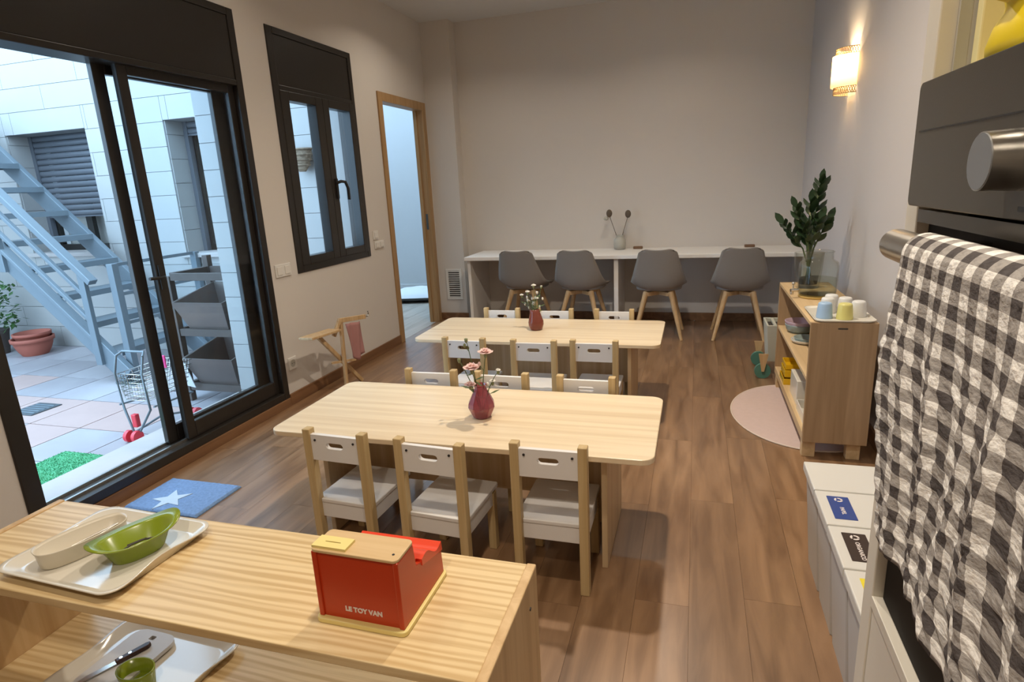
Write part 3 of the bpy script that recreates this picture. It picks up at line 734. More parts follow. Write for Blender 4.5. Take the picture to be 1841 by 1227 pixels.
# ---- children's chairs
def make_chair():
    t = thing('childrens_chair', 'x', 'chair', group='small white and wood chairs')
    for s in (-1, 1):
        box(s * .11 - .015, s * .11 + .015, -.016, .016, 0, .525).build('back_post', 'chairpost', t, bevel=.003)
        box(s * .105 - .015, s * .105 + .015, .225, .255, 0, .232).build('front_leg', 'chairpost', t, bevel=.003)
    MB().prism([(-.0945, .0), (.0945, .0), (.0945, .0165), (.119, .0165), (.119, .272), (.112, .279), (-.112, .279), (-.119, .272), (-.119, .0165), (-.0945, .0165)], .015, Matrix.Translation((0, 0, .237))).build('seat', 'seat', t, bevel=.003)
    a = MB(); a.box(-.095, .095, .002, .016, .180, .236); a.box(-.09, .09, .233, .248, .184, .236)
    for s in (-1, 1): a.box(s * .108 - .008, s * .108 + .008, .016, .225, .184, .236)
    a.build('apron', 'white', t, bevel=.002)
    # backrest with a slot handle
    n = 32; W, H_ = .095, .048; outer = []; inner = []
    for i in range(n):
        th_ = 2 * PI * (i + .5) / n; c_, s_ = math.cos(th_), math.sin(th_)
        k = min(W / abs(c_) if abs(c_) > 1e-6 else 9, H_ / abs(s_) if abs(s_) > 1e-6 else 9); outer.append((c_ * k, s_ * k))
        ta = abs(c_) * 1.9
        if ta < 1: ix, iy = c_ * 1.9 * .023, math.copysign(.0115, s_)
        else:
            aa = (abs(c_) - 1 / 1.9) / (1 - 1 / 1.9) * PI / 2; ix, iy = math.copysign(.023 + .0115 * math.sin(aa), c_), math.copysign(.0115 * math.cos(aa), s_)
        inner.append((ix, iy + .010))
    # exact corners
    for sx in (-1, 1):
        for sy in (-1, 1):
            q = min(range(n), key=lambda i: (outer[i][0] - sx * W) ** 2 + (outer[i][1] - sy * H_) ** 2); outer[q] = (sx * W, sy * H_)
    bk_ = MB().ringplate(outer, inner, .016, xf((0, -.010, .458), (1, 0, 0), (0, 0, 1), (0, 1, 0)))
    b = bk_.build('backrest', 'white', t)
    for s in (-1, 1): MB().cyl((s * .078, -.0125, .486), (s * .078, -.009, .486), .0042, n=10).build('screw', 'screw', b)
    return t
ch0 = make_chair()
spots = [(-1.177, 1.665, -3, 'leftmost'), (-.815, 1.645, -4, 'middle'), (-.4255, 1.690, 0, 'rightmost')]
first = True
def chair_at(x_, y_, rz, label):
    global first
    if first:
        ch0.location = (x_, y_, 0); ch0.rotation_euler = (0, 0, R(rz)); ch0['label'] = label; first = False
    else: dup(ch0, (x_, y_, 0), R(rz), label)
for x_, y_, rz, w_ in spots: chair_at(x_, y_, rz, '%s small white and beech chair on the near side of the front table' % w_)
for x_, y_, rz, w_ in [(-1.135, 2.385, 181, 'leftmost'), (-.80, 2.385, 179, 'middle'), (-.425, 2.38, 180, 'rightmost')]: chair_at(x_, y_, rz, '%s small white and beech chair on the far side of the front table' % w_)
for x_, y_, rz, w_ in [(-1.195, 2.955, -1, 'leftmost'), (-.80, 2.945, 0, 'middle'), (-.485, 2.97, 0, 'rightmost')]: chair_at(x_, y_, rz, '%s small white and beech chair on the near side of the rear table' % w_)
for x_, y_, rz, w_ in [(-1.225, 3.745, 180, 'leftmost'), (-.865, 3.745, 180, 'middle'), (-.48, 3.745, 180, 'rightmost')]: chair_at(x_, y_, rz, '%s small white and beech chair on the far side of the rear table' % w_)

# ---- vases and flowers
def flower(base, tip, mat, label, group, kind='carnation', r=.02, buds=(), leaves=1):
    t = thing('cut_flower', label, 'flower', base, group=group)
    b = Vector((0, 0, 0)); e = Vector(tip) - Vector(base); mid = e * .5 + Vector((0, 0, .02))
    pts = [b.lerp(mid, 0), b.lerp(mid, .5) * 1, mid, mid.lerp(e, .5) + Vector((0, 0, .004)), e]
    MB().tube(pts, [.002, .002, .0018, .0016, .0014], 6).build('stem', 'stem', t)
    MB().lathe([(.002, -.012), (.006, -.006), (.007, .004), (.004, .006)], 10, c=tuple(e), cap1=True).build('calyx', 'calyx', t)
    if mat:
        bl_ = MB()
        for ring, (n, rr_, hh, tilt) in enumerate(((9, 1, .2, .35), (7, .75, .5, .8), (5, .45, .8, 1.1))):
            for i in range(n):
                a_ = 2 * PI * i / n + ring * .4 + random.uniform(-.1, .1)
                d = Vector((math.cos(a_), math.sin(a_), 0)); s_ = Vector((-math.sin(a_), math.cos(a_), 0)); rl = r * rr_ * random.uniform(.85, 1.1)
                p0 = e + Vector((0, 0, .002)); p1 = p0 + d * rl * .55 + Vector((0, 0, r * (.25 + hh * .45))); p2 = p0 + d * rl * math.cos(tilt * .5) + Vector((0, 0, r * (.35 + hh * .7)))
                w_ = rl * .5
                bl_.add([p0, p1 + s_ * w_ * .7, p1 - s_ * w_ * .7, p2 + s_ * w_ + Vector((0, 0, .002)), p2 - s_ * w_ - Vector((0, 0, .001)), p2 + d * rl * .12 - Vector((0, 0, .002))], [(0, 1, 2), (1, 3, 4, 2), (3, 5, 4)], True)
        bl_.build('blossom', mat, t)
    for (f_, off) in buds:
        p = b.lerp(e, f_); q = p + Vector(off)
        MB().tube([p, p.lerp(q, .6) + Vector((0, 0, -.002)), q], .0012, 5).build('twig', 'stem', t)
        MB().sphere(tuple(q), .006, 8, 6, (1, 1, 1.5)).build('bud', mat or 'calyx', t)
    for i in range(leaves):
        p = b.lerp(e, .45 + .25 * i); d = Vector((random.choice((-1, 1)) * .04, random.uniform(-.02, .02), .015)); s_ = Vector((0, .004, .003))
        MB().add([p, p + d * .5 + s_, p + d, p + d * .5 - s_], [(0, 1, 2, 3)]).build('leaf', 'stem', t)
    return t
v1 = (-.76, 2.012)        # front vase base (unprojected at the real table height)
V1 = (v1[0], v1[1], TH)
vz = MB(); n = 10
prof = [(.028, 0), (.034, .004), (.052, .045), (.050, .060), (.022, .118), (.0215, .126), (.026, .131), (.022, .131), (.018, .124), (.018, .116), (.045, .058), (.046, .046), (.028, .008)]
vz.lathe(prof, n, cap0=True, cap1=True); vo = vz.build('flower_vase', 'vase1', loc=V1)
for p in vo.data.polygons: p.use_smooth = False
tag(vo, 'faceted ruby glass vase on the front table', 'vase')
def vp(b, x_, y_, z_): return (b[0] + x_, b[1] + y_, b[2] + z_)
G1 = 'stems in the ruby vase'
flower(vp(V1, 0.000, 0.000, 0.020), vp(V1, 0.032, -0.010, 0.249), 'petalpink', 'pale pink carnation at the upper right of the ruby vase', G1, r=.026, buds=((.72, (-.018, .0, .028)),))
flower(vp(V1, 0.000, 0.000, 0.020), vp(V1, -0.025, -0.012, 0.185), 'petalpink', 'large pale pink carnation at the left of the ruby vase', G1, r=.031)
flower(vp(V1, -0.005, 0.000, 0.020), vp(V1, -0.028, -0.030, 0.129), 'petalpink', 'low pale pink carnation at the rim of the ruby vase', G1, r=.020, leaves=0)
flower(vp(V1, 0.000, 0.000, 0.020), vp(V1, 0.074, 0.000, 0.185), 'petalwhite', 'small white bloom leaning right out of the ruby vase', G1, r=.009)
flower(vp(V1, 0.005, 0.000, 0.020), vp(V1, 0.046, 0.010, 0.137), 'petalwhite', 'short white bloom at the right rim of the ruby vase', G1, r=.011, buds=((.8, (-.015, .01, .012)),))
flower(vp(V1, 0.000, 0.000, 0.020), vp(V1, -0.052, 0.020, 0.297), None, 'tall thin stem with a brown tip in the ruby vase', G1, buds=((.85, (-.014, 0, .02)),))
flower(vp(V1, 0.000, 0.000, 0.020), vp(V1, -0.086, 0.020, 0.217), None, 'drooping green leaf stem at the left of the ruby vase', G1, leaves=2)
V2 = (-.90, 3.405, TH)
vz = MB().lathe([(.030, 0), (.036, .003), (.046, .032), (.046, .05), (.036, .085), (.030, .105), (.029, .125), (.025, .125), (.025, .105), (.03, .085), (.039, .05), (.039, .034), (.028, .008)], 24, cap1=True)
vo = vz.build('flower_vase', 'vase2', loc=V2); tag(vo, 'brownish red glass vase leaning slightly on the rear table', 'vase'); vo.rotation_euler = (0, R(-4), 0)
G2 = 'stems in the brownish red vase'
for i, (dx, dz, r_, w_) in enumerate(((-.004, .265, .014, 'topmost'), (-.045, .225, .014, 'upper left'), (-.085, .205, .011, 'leftmost high'), (.0, .18, .017, 'central large'), (-.05, .165, .012, 'low left'), (.03, .255, .006, 'thin upright'))):
    flower(vp(V2, 0, 0, .04), vp(V2, dx, -.02 + .01 * i, dz), 'petalwhite', '%s white bloom in the brownish red vase' % w_, G2, r=r_, buds=((.75, (.016 * (-1) ** i, .0, .02)), (.6, (-.018 * (-1) ** i, .01, .015))), leaves=2)

# ================================================================== WALL BENCH + ADULT CHAIRS
bn = thing('wall_bench', 'long white wall-mounted counter along the back wall', 'counter', (0, 0, 0))
box(-2.045, XR, 5.21, YB, .653, .687).build('worktop', 'benchwhite', bn, bevel=.004)
box(-2.03, -2.0, 5.25, YB, 0, .653).build('end_support', 'benchwhite', bn, bevel=.002)
box(-.672, -.634, 5.24, YB, 0, .653).build('middle_support', 'benchwhite', bn, bevel=.002)
box(.82, XR, 5.25, YB, 0, .653).build('end_support', 'benchwhite', bn, bevel=.002)
def catmull(P, n):
    out = []
    for i in range(len(P) - 1):
        p0 = P[max(i - 1, 0)]; p1 = P[i]; p2 = P[i + 1]; p3 = P[min(i + 2, len(P) - 1)]
        for k in range(n):
            t = k / n; out.append(tuple(.5 * ((2 * b) + (-a + c) * t + (2 * a - 5 * b + 4 * c - d) * t * t + (-a + 3 * b - 3 * c + d) * t ** 3) for a, b, c, d in zip(p0, p1, p2, p3)))
    out.append(P[-1]); return out
def make_adult():
    t = thing('shell_chair', 'x', 'chair', group='grey shell chairs at the wall counter')
    # key sections: y, z, half width, side curl
    key = [(.235, .405, .17, .00), (.20, .425, .205, .012), (.08, .405, .222, .045), (-.06, .395, .225, .075), (-.145, .42, .222, .085), (-.19, .49, .212, .07), (-.215, .58, .19, .045), (-.24, .67, .165, .03), (-.258, .735, .150, .02), (-.264, .760, .135, .015)]
    S_ = catmull(key, 4); nu = 16; vs_ = []; L = len(S_)
    for k, (yy, zz, hw, cu) in enumerate(S_):
        a = S_[max(k - 1, 0)]; b = S_[min(k + 1, L - 1)]
        d = Vector((0, b[0] - a[0], b[1] - a[1])).normalized(); nrm = Vector((0, d.z, -d.y)); nrm = nrm if nrm.z > 0 or nrm.y > 0 else -nrm
        for i in range(nu + 1):
            u = -1 + 2 * i / nu; off = cu * abs(u) ** 2.4
            dip = 0
            if k >= L - 6: dip = (-.016 * (1 - abs(u) ** 2) - .045 * (max(0, abs(u) - .55) / .45) ** 3) * ((k - (L - 6)) / 5) ** 1.2 + .010 * ((k - (L - 6)) / 5)
            p = Vector((u * hw, yy, zz)) + nrm * off + d * dip
            vs_.append(p)
    fs = [(k * (nu + 1) + i, k * (nu + 1) + i + 1, (k + 1) * (nu + 1) + i + 1, (k + 1) * (nu + 1) + i) for k in range(L - 1) for i in range(nu)]
    sh = MB().add(vs_, fs, True).build('shell', 'grey', t)
    so = sh.modifiers.new('thick', 'SOLIDIFY'); so.thickness = .012; so.offset = 0
    cu = MB(); loops = []
    for sc_, z_ in ((.98, .405), (1.0, .43), (.93, .448), (.6, .455)):
        loops.append([(sc_ * .19 * abs(math.cos(2 * PI * i / 28)) ** .7 * (1 if math.cos(2 * PI * i / 28) > 0 else -1), .04 + sc_ * .175 * abs(math.sin(2 * PI * i / 28)) ** .7 * (1 if math.sin(2 * PI * i / 28) > 0 else -1), z_) for i in range(28)])
    cu.loft(loops, True, True); cu.build('cushion', 'greypad', t)
    u = MB(); u.bar((-.10, -.10, .372), (.10, .10, .372), .05, .035); u.bar((-.10, .10, .370), (.10, -.10, .370), .05, .032); u.build('under_frame', 'leg', t, bevel=.003)
    for sx in (-1, 1):
        for sy in (-1, 1):
            MB().cyl((sx * .10, sy * .10, .39), (sx * .195, sy * .20, 0), .023, .013, 14).build('leg', 'leg', t)
    return t
ac = make_adult()
for i, (x_, y_, rz, lab) in enumerate(((.352, 5.21, 0, 'rightmost grey shell chair with splayed wooden legs at the counter'), (-.285, 5.19, 0, 'grey shell chair right of the counter support, third from the doorway'), (-.945, 5.23, -5, 'grey shell chair second from the doorway at the counter'), (-1.475, 5.27, -4, 'leftmost grey shell chair, nearest the doorway at the counter'))):
    if i == 0: ac.location = (x_, y_, 0); ac.rotation_euler = (0, 0, R(rz)); ac['label'] = lab
    else: dup(ac, (x_, y_, 0), R(rz), lab)
bv = (-.668, 5.655, .687)
vo = MB().lathe([(.04, 0), (.052, .006), (.056, .05), (.054, .09), (.034, .108), (.034, .125), (.038, .13), (.03, .13), (.028, .105), (.045, .085), (.045, .02)], 28, cap1=True).build('stoneware_vase', 'ceramic', loc=bv)
tag(vo, 'small grey stoneware vase on the white counter', 'vase')
for nm, tip, rr_ in (('brown', (-.095, .0, .33), .034), ('brown', (.075, 0, .32), .034)):
    left = tip[0] < 0
    t = thing('dried_flower', 'dried brown seed head leaning %s in the grey stoneware vase' % ('left' if left else 'right'), 'dried flower', vp(bv, 0, 0, .03), group='dried stems on the counter')
    MB().tube([(0, 0, 0), (tip[0] * .4, 0, .12), (tip[0] * .95, 0, tip[2] - .06)], .003, 6).build('stem', 'driedpod', t)
    sp_ = MB().sphere((tip[0], 0, tip[2] - .03), rr_, 12, 8, (.8, .8, 1.05)); sp_.build('seed_head', 'driedpod', t)
    if left: MB().sphere((tip[0] - .03, 0, tip[2] - .075), rr_ * .7, 10, 6, (1, .8, .8)).build('seed_head', 'ceramic', t)
for x_, y_, lab in ((-.505, 5.68, 'small brown block beside the stoneware vase on the counter'), (.455, 5.66, 'small brown block at the right end of the counter')):
    tag(MB().prism(rrect(.085, .05, .012, 4), .022).build('wooden_block', 'coaster', bevel=.004, loc=(x_, y_, .687)), lab, 'block', 'brown blocks on the counter')

# ================================================================== RIGHT SHELF UNIT
sx0, sx1, sy0, sy1, sh, sb = .5005, .770, 2.8624, 3.955, .6587, .085
su = thing('shelf_unit', 'low oak open shelf unit against the right wall', 'shelf', (0, 0, 0))
tk = .018
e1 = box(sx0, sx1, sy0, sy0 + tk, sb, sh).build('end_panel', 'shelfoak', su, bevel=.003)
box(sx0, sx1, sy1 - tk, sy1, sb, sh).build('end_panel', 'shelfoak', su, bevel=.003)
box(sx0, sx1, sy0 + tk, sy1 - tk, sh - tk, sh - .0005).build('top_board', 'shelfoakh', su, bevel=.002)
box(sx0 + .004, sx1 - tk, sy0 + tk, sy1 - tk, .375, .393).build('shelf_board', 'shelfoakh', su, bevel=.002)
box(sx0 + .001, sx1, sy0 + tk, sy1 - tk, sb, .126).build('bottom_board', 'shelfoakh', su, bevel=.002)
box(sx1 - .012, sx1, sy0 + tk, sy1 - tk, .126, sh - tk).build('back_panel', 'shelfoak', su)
for yy in (sy0 + .03, sy1 - .075):
    for xx in (sx0 + .006, sx1 - .075): box(xx, xx + .058, yy, yy + .045, 0, sb).build('foot', 'shelfoakh', su, bevel=.003)
MB().prism(rrect(.040, .007, .003, 4), .0012, xf(((sx0 + sx1) / 2 - .005, sy0 + .0003, .632), (1, 0, 0), (0, 0, 1), (0, -1, 0))).build('burned_mark', 'twig', su)
# dispenser jar with tap
jr = thing('drink_dispenser', 'clear glass drink jar with a metal tap on the oak shelf unit', 'jar', (.625, 3.48, sh))
MB().lathe([(.085, .012), (.092, .018), (.096, .05), (.096, .165), (.090, .185), (.068, .20), (.066, .235), (.072, .24), (.068, .243), (.062, .235), (.064, .20), (.086, .18), (.091, .16), (.091, .05), (.088, .022), (.08, .018)], 36, cap0=True, cap1=True).build('jar_body', 'jar', jr)
MB().lathe([(.0895, .020), (.0905, .05), (.0905, .10)], 32, cap0=True, cap1=True).build('water', 'water', jr)
MB().lathe([(.088, 0), (.092, .005), (.088, .012)], 32, cap1=True).build('base_ring', 'cork', jr)
tp = MB(); tp.cyl((-.094, -.03, .042), (-.135, -.045, .042), .009, n=12); tp.cyl((-.128, -.042, .048), (-.128, -.042, .02), .008, n=12); tp.cyl((-.122, -.04, .045), (-.122, -.04, .075), .004, n=8); tp.sphere((-.122, -.04, .078), .008, 8, 6)
tp.build('tap', 'chrome', jr)
# ZZ plant
zp = thing('leafy_houseplant', 'dark green glossy-leaved houseplant in a glass vase behind the drink jar on the shelf unit', 'plant', (.625, 3.78, sh))
MB().lathe([(.062, 0), (.072, .1), (.078, .20), (.072, .20), (.064, .1), (.05, .02)], 24, cap1=True).build('glass_vase', 'jar', zp)
lm = MB(); ll = .100; lw = .023
pr = [(0, 0), (.25, .75), (.5, 1), (.75, .75), (1, 0)]
va = []; 
for i, (t_, w_) in enumerate(pr):
    for s in (-1, 0, 1): va.append((t_ * ll, s * w_ * lw, .004 * (abs(s)) + .012 * t_ * t_))
lm.add(va, [(i * 3 + s, i * 3 + s + 1, i * 3 + s + 4, i * 3 + s + 3) for i in range(4) for s in (0, 1)], True); lme = lm.mesh('leaf'); lme.materials.append(M['leafdark'])
for tipx, tipy, tipz, n in ((.035, .02, .59, 13), (-.085, -.02, .45, 9), (-.14, .02, .36, 9), (.085, .03, .37, 8), (-.04, -.06, .37, 8), (.0, .05, .47, 9), (.03, -.04, .38, 8)):
    b = Vector((tipx * -.2, tipy * -.2, .02)); e = Vector((tipx, tipy, tipz)); mid = b.lerp(e, .5) + Vector((tipx * -.15, tipy * -.15, .03))
    pts = [b, b.lerp(mid, .6), mid, mid.lerp(e, .6), e]; MB().tube(pts, [.006, .0055, .0045, .0035, .002], 6).build('stem', 'stem', zp)
    for k in range(n):
        f_ = .52 + .48 * k / (n - 1); q = f_ * 4; i0 = min(3, int(q)); p = pts[i0].lerp(pts[i0 + 1], q - i0)
        d = (pts[i0 + 1] - pts[i0]).normalized(); az = 1.9 + k * PI + random.uniform(-.35, .35)
        side = Vector((math.cos(az), math.sin(az), 0)); dirv = (side * .8 + d * .65).normalized() if k < n - 1 else d
        nrm = dirv.cross(d.cross(dirv)).normalized() if k < n - 1 else Vector((0, -1, 0)); bi = (d - dirv * d.dot(dirv))
        if bi.length < .01: bi = Vector((0, -1, .2))
        bi.normalize(); yv = bi.cross(dirv).normalized()
        o = link('leaf', lme, zp); m_ = xf(p, dirv, yv, bi); s_ = random.uniform(.8, 1.1) * (1.0 if f_ < .9 else .8); o.matrix_local = m_ @ Matrix.Scale(s_, 4)
# tray with cups
tg = thing('serving_tray', 'small white tray of upturned cups on the oak shelf unit', 'tray', (.640, 3.02, sh))
MB().loft([[(x_, y_, 0) for x_, y_ in rrect(.22, .30, .03)], [(x_, y_, .003) for x_, y_ in rrect(.235, .315, .035)], [(x_, y_, .011) for x_, y_ in rrect(.25, .33, .04)], [(x_, y_, .011) for x_, y_ in rrect(.242, .322, .037)], [(x_, y_, .005) for x_, y_ in rrect(.222, .302, .03)]], True, True).build('dish', 'trayw', tg)
def cup(x_, y_, mat, label):
    o = MB().lathe([(.034, 0), (.0345, .004), (.0285, .062), (.026, .068), (.022, .07)], 24, cap0=True, cap1=True).build('upturned_cup', mat, loc=(x_, y_, sh + .0055)); tag(o, label, 'cup', 'upturned cups on the white tray')
cup(.567, 2.945, 'cupblue', 'light blue upturned cup on the white tray'); cup(.645, 2.925, 'cupyellow', 'yellow upturned cup on the white tray')
cup(.712, 2.985, 'cupwhite', 'white upturned cup right of the yellow one on the tray'); cup(.60, 3.06, 'cupwhite', 'white upturned cup behind the blue one on the tray'); cup(.675, 3.07, 'cupwhite', 'white upturned cup at the back right of the tray'); cup(.63, 3.14, 'cupwhite', 'rearmost white upturned cup on the tray')
def bowl(name, loc, r, h_, mat, label, cat):
    return tag(MB().lathe([(r * .6, 0), (r * .9, h_ * .35), (r, h_ * .95), (r, h_), (r * .95, h_), (r * .85, h_ * .4), (r * .5, h_ * .12)], 28, cap1=True).build(name, mat, loc=loc), label, cat)
bowl('bowl', (.605, 3.77, .393), .085, .05, 'plategreen', 'grey-green bowl under the lilac bowl on the middle shelf', 'bowl'); bowl('bowl', (.605, 3.77, .412), .087, .05, 'platepink', 'lilac bowl stacked on the grey-green bowl on the middle shelf', 'bowl')
bowl('plate', (.595, 3.52, .393), .075, .022, 'trayw', 'white plate on the middle shelf, lower of two', 'plate'); bowl('plate', (.60, 3.52, .402), .066, .024, 'plategreen', 'grey-green plate stacked on the white plate', 'plate')
yb_ = thing('acrylic_box', 'translucent yellow acrylic tray box on the bottom shelf', 'box', (.585, 3.66, .126))
def openbox(w_, d_, h_, t_): return MB().loft([[(sx * (w_ / 2), sy * (d_ / 2), 0) for sx, sy in ((1, 1), (-1, 1), (-1, -1), (1, -1))], [(sx * (w_ / 2), sy * (d_ / 2), h_) for sx, sy in ((1, 1), (-1, 1), (-1, -1), (1, -1))], [(sx * (w_ / 2 - t_), sy * (d_ / 2 - t_), h_) for sx, sy in ((1, 1), (-1, 1), (-1, -1), (1, -1))], [(sx * (w_ / 2 - t_), sy * (d_ / 2 - t_), t_) for sx, sy in ((1, 1), (-1, 1), (-1, -1), (1, -1))]], True, True, False)
openbox(.16, .17, .035, .004).build('lower_tray', 'amber', yb_, bevel=.002); openbox(.15, .16, .04, .004).build('upper_tray', 'amber', yb_, bevel=.002, loc=(0, 0, .045)); openbox(.145, .15, .03, .004).build('lid', 'amber', yb_, loc=(.002, .003, .088), bevel=.002)
wc = thing('white_case', 'white box with a grey knob on the bottom shelf', 'box', (.61, 3.36, .126))
box(-.085, .085, -.11, .11, 0, .13).build('body', 'trayw', wc, bevel=.004); MB().cyl((-.03, .04, .13), (-.03, .04, .137), .018, n=20).build('knob', 'plategreen', wc)
wtr = tag(openbox(.16, .24, .05, .004).build('white_basin', 'trayw', loc=(.60, 3.08, .126), bevel=.003), 'open white plastic basin at the near end of the bottom shelf', 'basin')
# rug
rg = thing('half_round_rug', 'pale dusty pink oval rug tucked under the shelf unit', 'rug', (.60, 3.445, 0))
ov = [(.385 * math.cos(t) * (1 if math.cos(t) > 0 else 1), .50 * math.sin(t)) for t in [2 * PI * i / 72 for i in range(72)]]
ov = [(min(x_, .12), y_) for x_, y_ in ov]
MB().prism([(x_ * .975, y_ * .975) for x_, y_ in ov], .006).build('pile', 'pink', rg)
MB().tube([(x_ * .985, y_ * .985, .004) for x_, y_ in ov], .004, 6, True).build('binding', 'pinkedge', rg)
# push walker toy
pc = thing('push_cart', 'pale wooden toy push cart with teal wheels behind the shelf unit', 'toy cart', (.60, 4.225, 0), R(90))
bx = MB(); A = lambda w_, d_, z_: [(sx * w_ / 2, sy * d_ / 2, z_) for sx, sy in ((1, 1), (-1, 1), (-1, -1), (1, -1))]
bx.loft([A(.19, .24, .10), A(.25, .28, .35), A(.225, .255, .35), A(.17, .22, .115)], True, True, False); bx.build('box', 'cartpaint', pc, bevel=.003)
box(-.10, .10, -.12, .12, .318, .326).build('inner_tray', 'slot', pc)
for i in range(4): box(-.112, .112, -.10 + i * .06, -.083 + i * .06, .338, .352).build('divider', 'cartpaint', pc)
for s in (-1, 1):
    for yy in (-.155, .155):
        MB().cyl((s * .145 - .012, yy, .05), (s * .145 + .012, yy, .05), .05, n=28).build('wheel', 'mint', pc, bevel=.004)
    MB().prism([(-.03, .17), (.03, .17), (.008, .05), (-.008, .05)], .008, xf((s * .165 - .004, -.155, 0), (0, 1, 0), (0, 0, 1), (1, 0, 0))).build('fork', 'leg', pc)
    MB().prism([(-.03, .17), (.03, .17), (.008, .05), (-.008, .05)], .008, xf((s * .165 - .004, .155, 0), (0, 1, 0), (0, 0, 1), (1, 0, 0))).build('fork', 'leg', pc)
MB().bar((-.165, -.155, .16), (.165, -.155, .16), .012, .02).build('axle_bar', 'leg', pc)

# ================================================================== TOY IRONING STAND (left wall)
it = thing('toy_ironing_board', 'small wooden toy ironing board with a pink cloth by the left wall', 'toy', (-2.30, 3.36, 0))
MB().bar((.02, -.30, .46), (.02, .02, .44), .10, .016, (0, 0, 1)).build('board', 'leg', it, bevel=.003)
MB().bar((.02, -.18, .45), (.02, .28, 0.0), .028, .018, (1, 0, 0)).build('leg', 'leg', it, bevel=.002)
MB().bar((.05, .055, .50), (.05, .03, 0), .028, .018, (1, 0, 0)).build('leg', 'leg', it, bevel=.002)
MB().bar((-.01, -.02, .22), (.09, .12, .21), .014, .014).build('crossbar', 'leg', it)
MB().bar((.05, .03, .50), (.10, .28, .475), .018, .03).build('hanging_rail', 'leg', it, bevel=.002)
MB().bar((.05, .045, .505), (.02, .0, .40), .03, .02).build('bracket', 'leg', it, bevel=.002)
MB().tube([(.10, .28, .475), (.105, .31, .472), (.106, .32, .49), (.106, .315, .505)], .005, 6).build('peg', 'chrome', it)
clm = MB(); vs_ = []; nu, nv = 12, 12
for j_ in range(nv + 1):
    for i in range(nu + 1):
        u, v = i / nu, j_ / nv; yy = .05 + .17 * u * (1 - .25 * v) + .02 * v; zz = .475 - .02 * u - .24 * v * (.75 + .35 * (1 - abs(u - .45)))
        vs_.append((.085 + .02 * u + .012 * math.sin(u * 11 + v * 2) + .01 * v, yy, zz))
clm.add(vs_, [(j_ * (nu + 1) + i, j_ * (nu + 1) + i + 1, (j_ + 1) * (nu + 1) + i + 1, (j_ + 1) * (nu + 1) + i) for j_ in range(nv) for i in range(nu)], True)
co = clm.build('pink_cloth', 'textile_pink', loc=(-2.30, 3.36, 0)); tag(co, 'dusty pink cloth hanging from the toy ironing board', 'cloth'); so = co.modifiers.new('thick', 'SOLIDIFY'); so.thickness = .003

# cushion in the next room
fc = thing('floor_cushion', 'flat white floor cushion with grey underside in the next room', 'cushion', (-3.25, 6.75, 0), R(12))
def pillow(hw, hd, z0_, z1_, n=20):
    m = MB(); vs_ = []
    for j_ in range(n + 1):
        for i in range(n + 1):
            u, v = -1 + 2 * i / n, -1 + 2 * j_ / n; f_ = (max(0, 1 - u ** 4) * max(0, 1 - v ** 4)) ** .6
            vs_.append((u * hw * (1 - .05 * v * v), v * hd * (1 - .05 * u * u), z0_ + (z1_ - z0_) * f_ + .006 * math.sin(9 * u) * math.sin(7 * v) * f_))
    m.add(vs_, [(j_ * (n + 1) + i, j_ * (n + 1) + i + 1, (j_ + 1) * (n + 1) + i + 1, (j_ + 1) * (n + 1) + i) for j_ in range(n) for i in range(n)], True); return m
pillow(.34, .34, .065, .13).build('top_cover', 'fabricwhite', fc); pillow(.34, .34, .065, .002).build('under_cover', 'fabricgrey', fc)

# door mat with a star
dm = thing('door_mat', 'fluffy blue rectangular mat with a pale star by the sliding door', 'mat', (-2.215, 1.94, 0), R(0))
mm = MB(); nu, nv = 60, 42; vs_ = []
def mh(x_, y_): return .012 + .002 * random.random()
W_, D_ = .40, .275
for j_ in range(nv + 1):
    for i in range(nu + 1):
        u, v = i / nu - .5, j_ / nv - .5; edge = min(.5 - abs(u), .5 - abs(v)); vs_.append((u * W_, v * D_, mh(u, v) if edge > .012 else .004))
base = len(vs_)
mm.add(vs_, [(j_ * (nu + 1) + i, j_ * (nu + 1) + i + 1, (j_ + 1) * (nu + 1) + i + 1, (j_ + 1) * (nu + 1) + i) for j_ in range(nv) for i in range(nu)], True)
mm.box(-W_ / 2, W_ / 2, -D_ / 2, D_ / 2, .0, .005); mm.build('pile', 'bluemat', dm)
star = []
for i in range(10):
    a_ = PI / 2 + .5 + i * PI / 5; r_ = .090 if i % 2 == 0 else .036; star.append((r_ * math.cos(a_) - .03, r_ * math.sin(a_) - .045))
MB().prism(star, .004, Matrix.Translation((0, 0, .0115))).build('star', 'matstar', dm)

# ================================================================== FOREGROUND CABINET
fx0, fx1, fy0, fy1, fh = -1.63, -.298, .728, 1.048, .55
fc_ = thing('low_shelf_cabinet', 'yellow pine open shelf cabinet in the foreground holding trays and a toy register', 'cabinet', (0, 0, 0))
pt = .020
box(fx0, fx0 + pt, fy0, fy1, 0, fh + .003).build('side_panel', 'pineside', fc_, bevel=.003)
rp_ = box(fx1 - pt, fx1, fy0, fy1, 0, fh + .003).build('side_panel', 'pineside', fc_, bevel=.003)
box(fx0 + pt, fx1 - pt, fy0, fy1, fh - .02, fh).build('top_board', 'pine', fc_, bevel=.002)
box(fx0 + pt, fx1 - pt, fy0 + .005, fy1 - .002, .205, .223).build('shelf_board', 'pine', fc_, bevel=.002)
box(fx0 + pt, fx1 - pt, fy0 + .005, fy1 - .002, .04, .058).build('bottom_board', 'pine', fc_, bevel=.002)
for yy in (fy0 + .05, fy1 - .06): MB().cyl((fx1 - .001, yy, .49), (fx1 + .0015, yy, .49), .004, n=10).build('screw', 'screw', rp_)
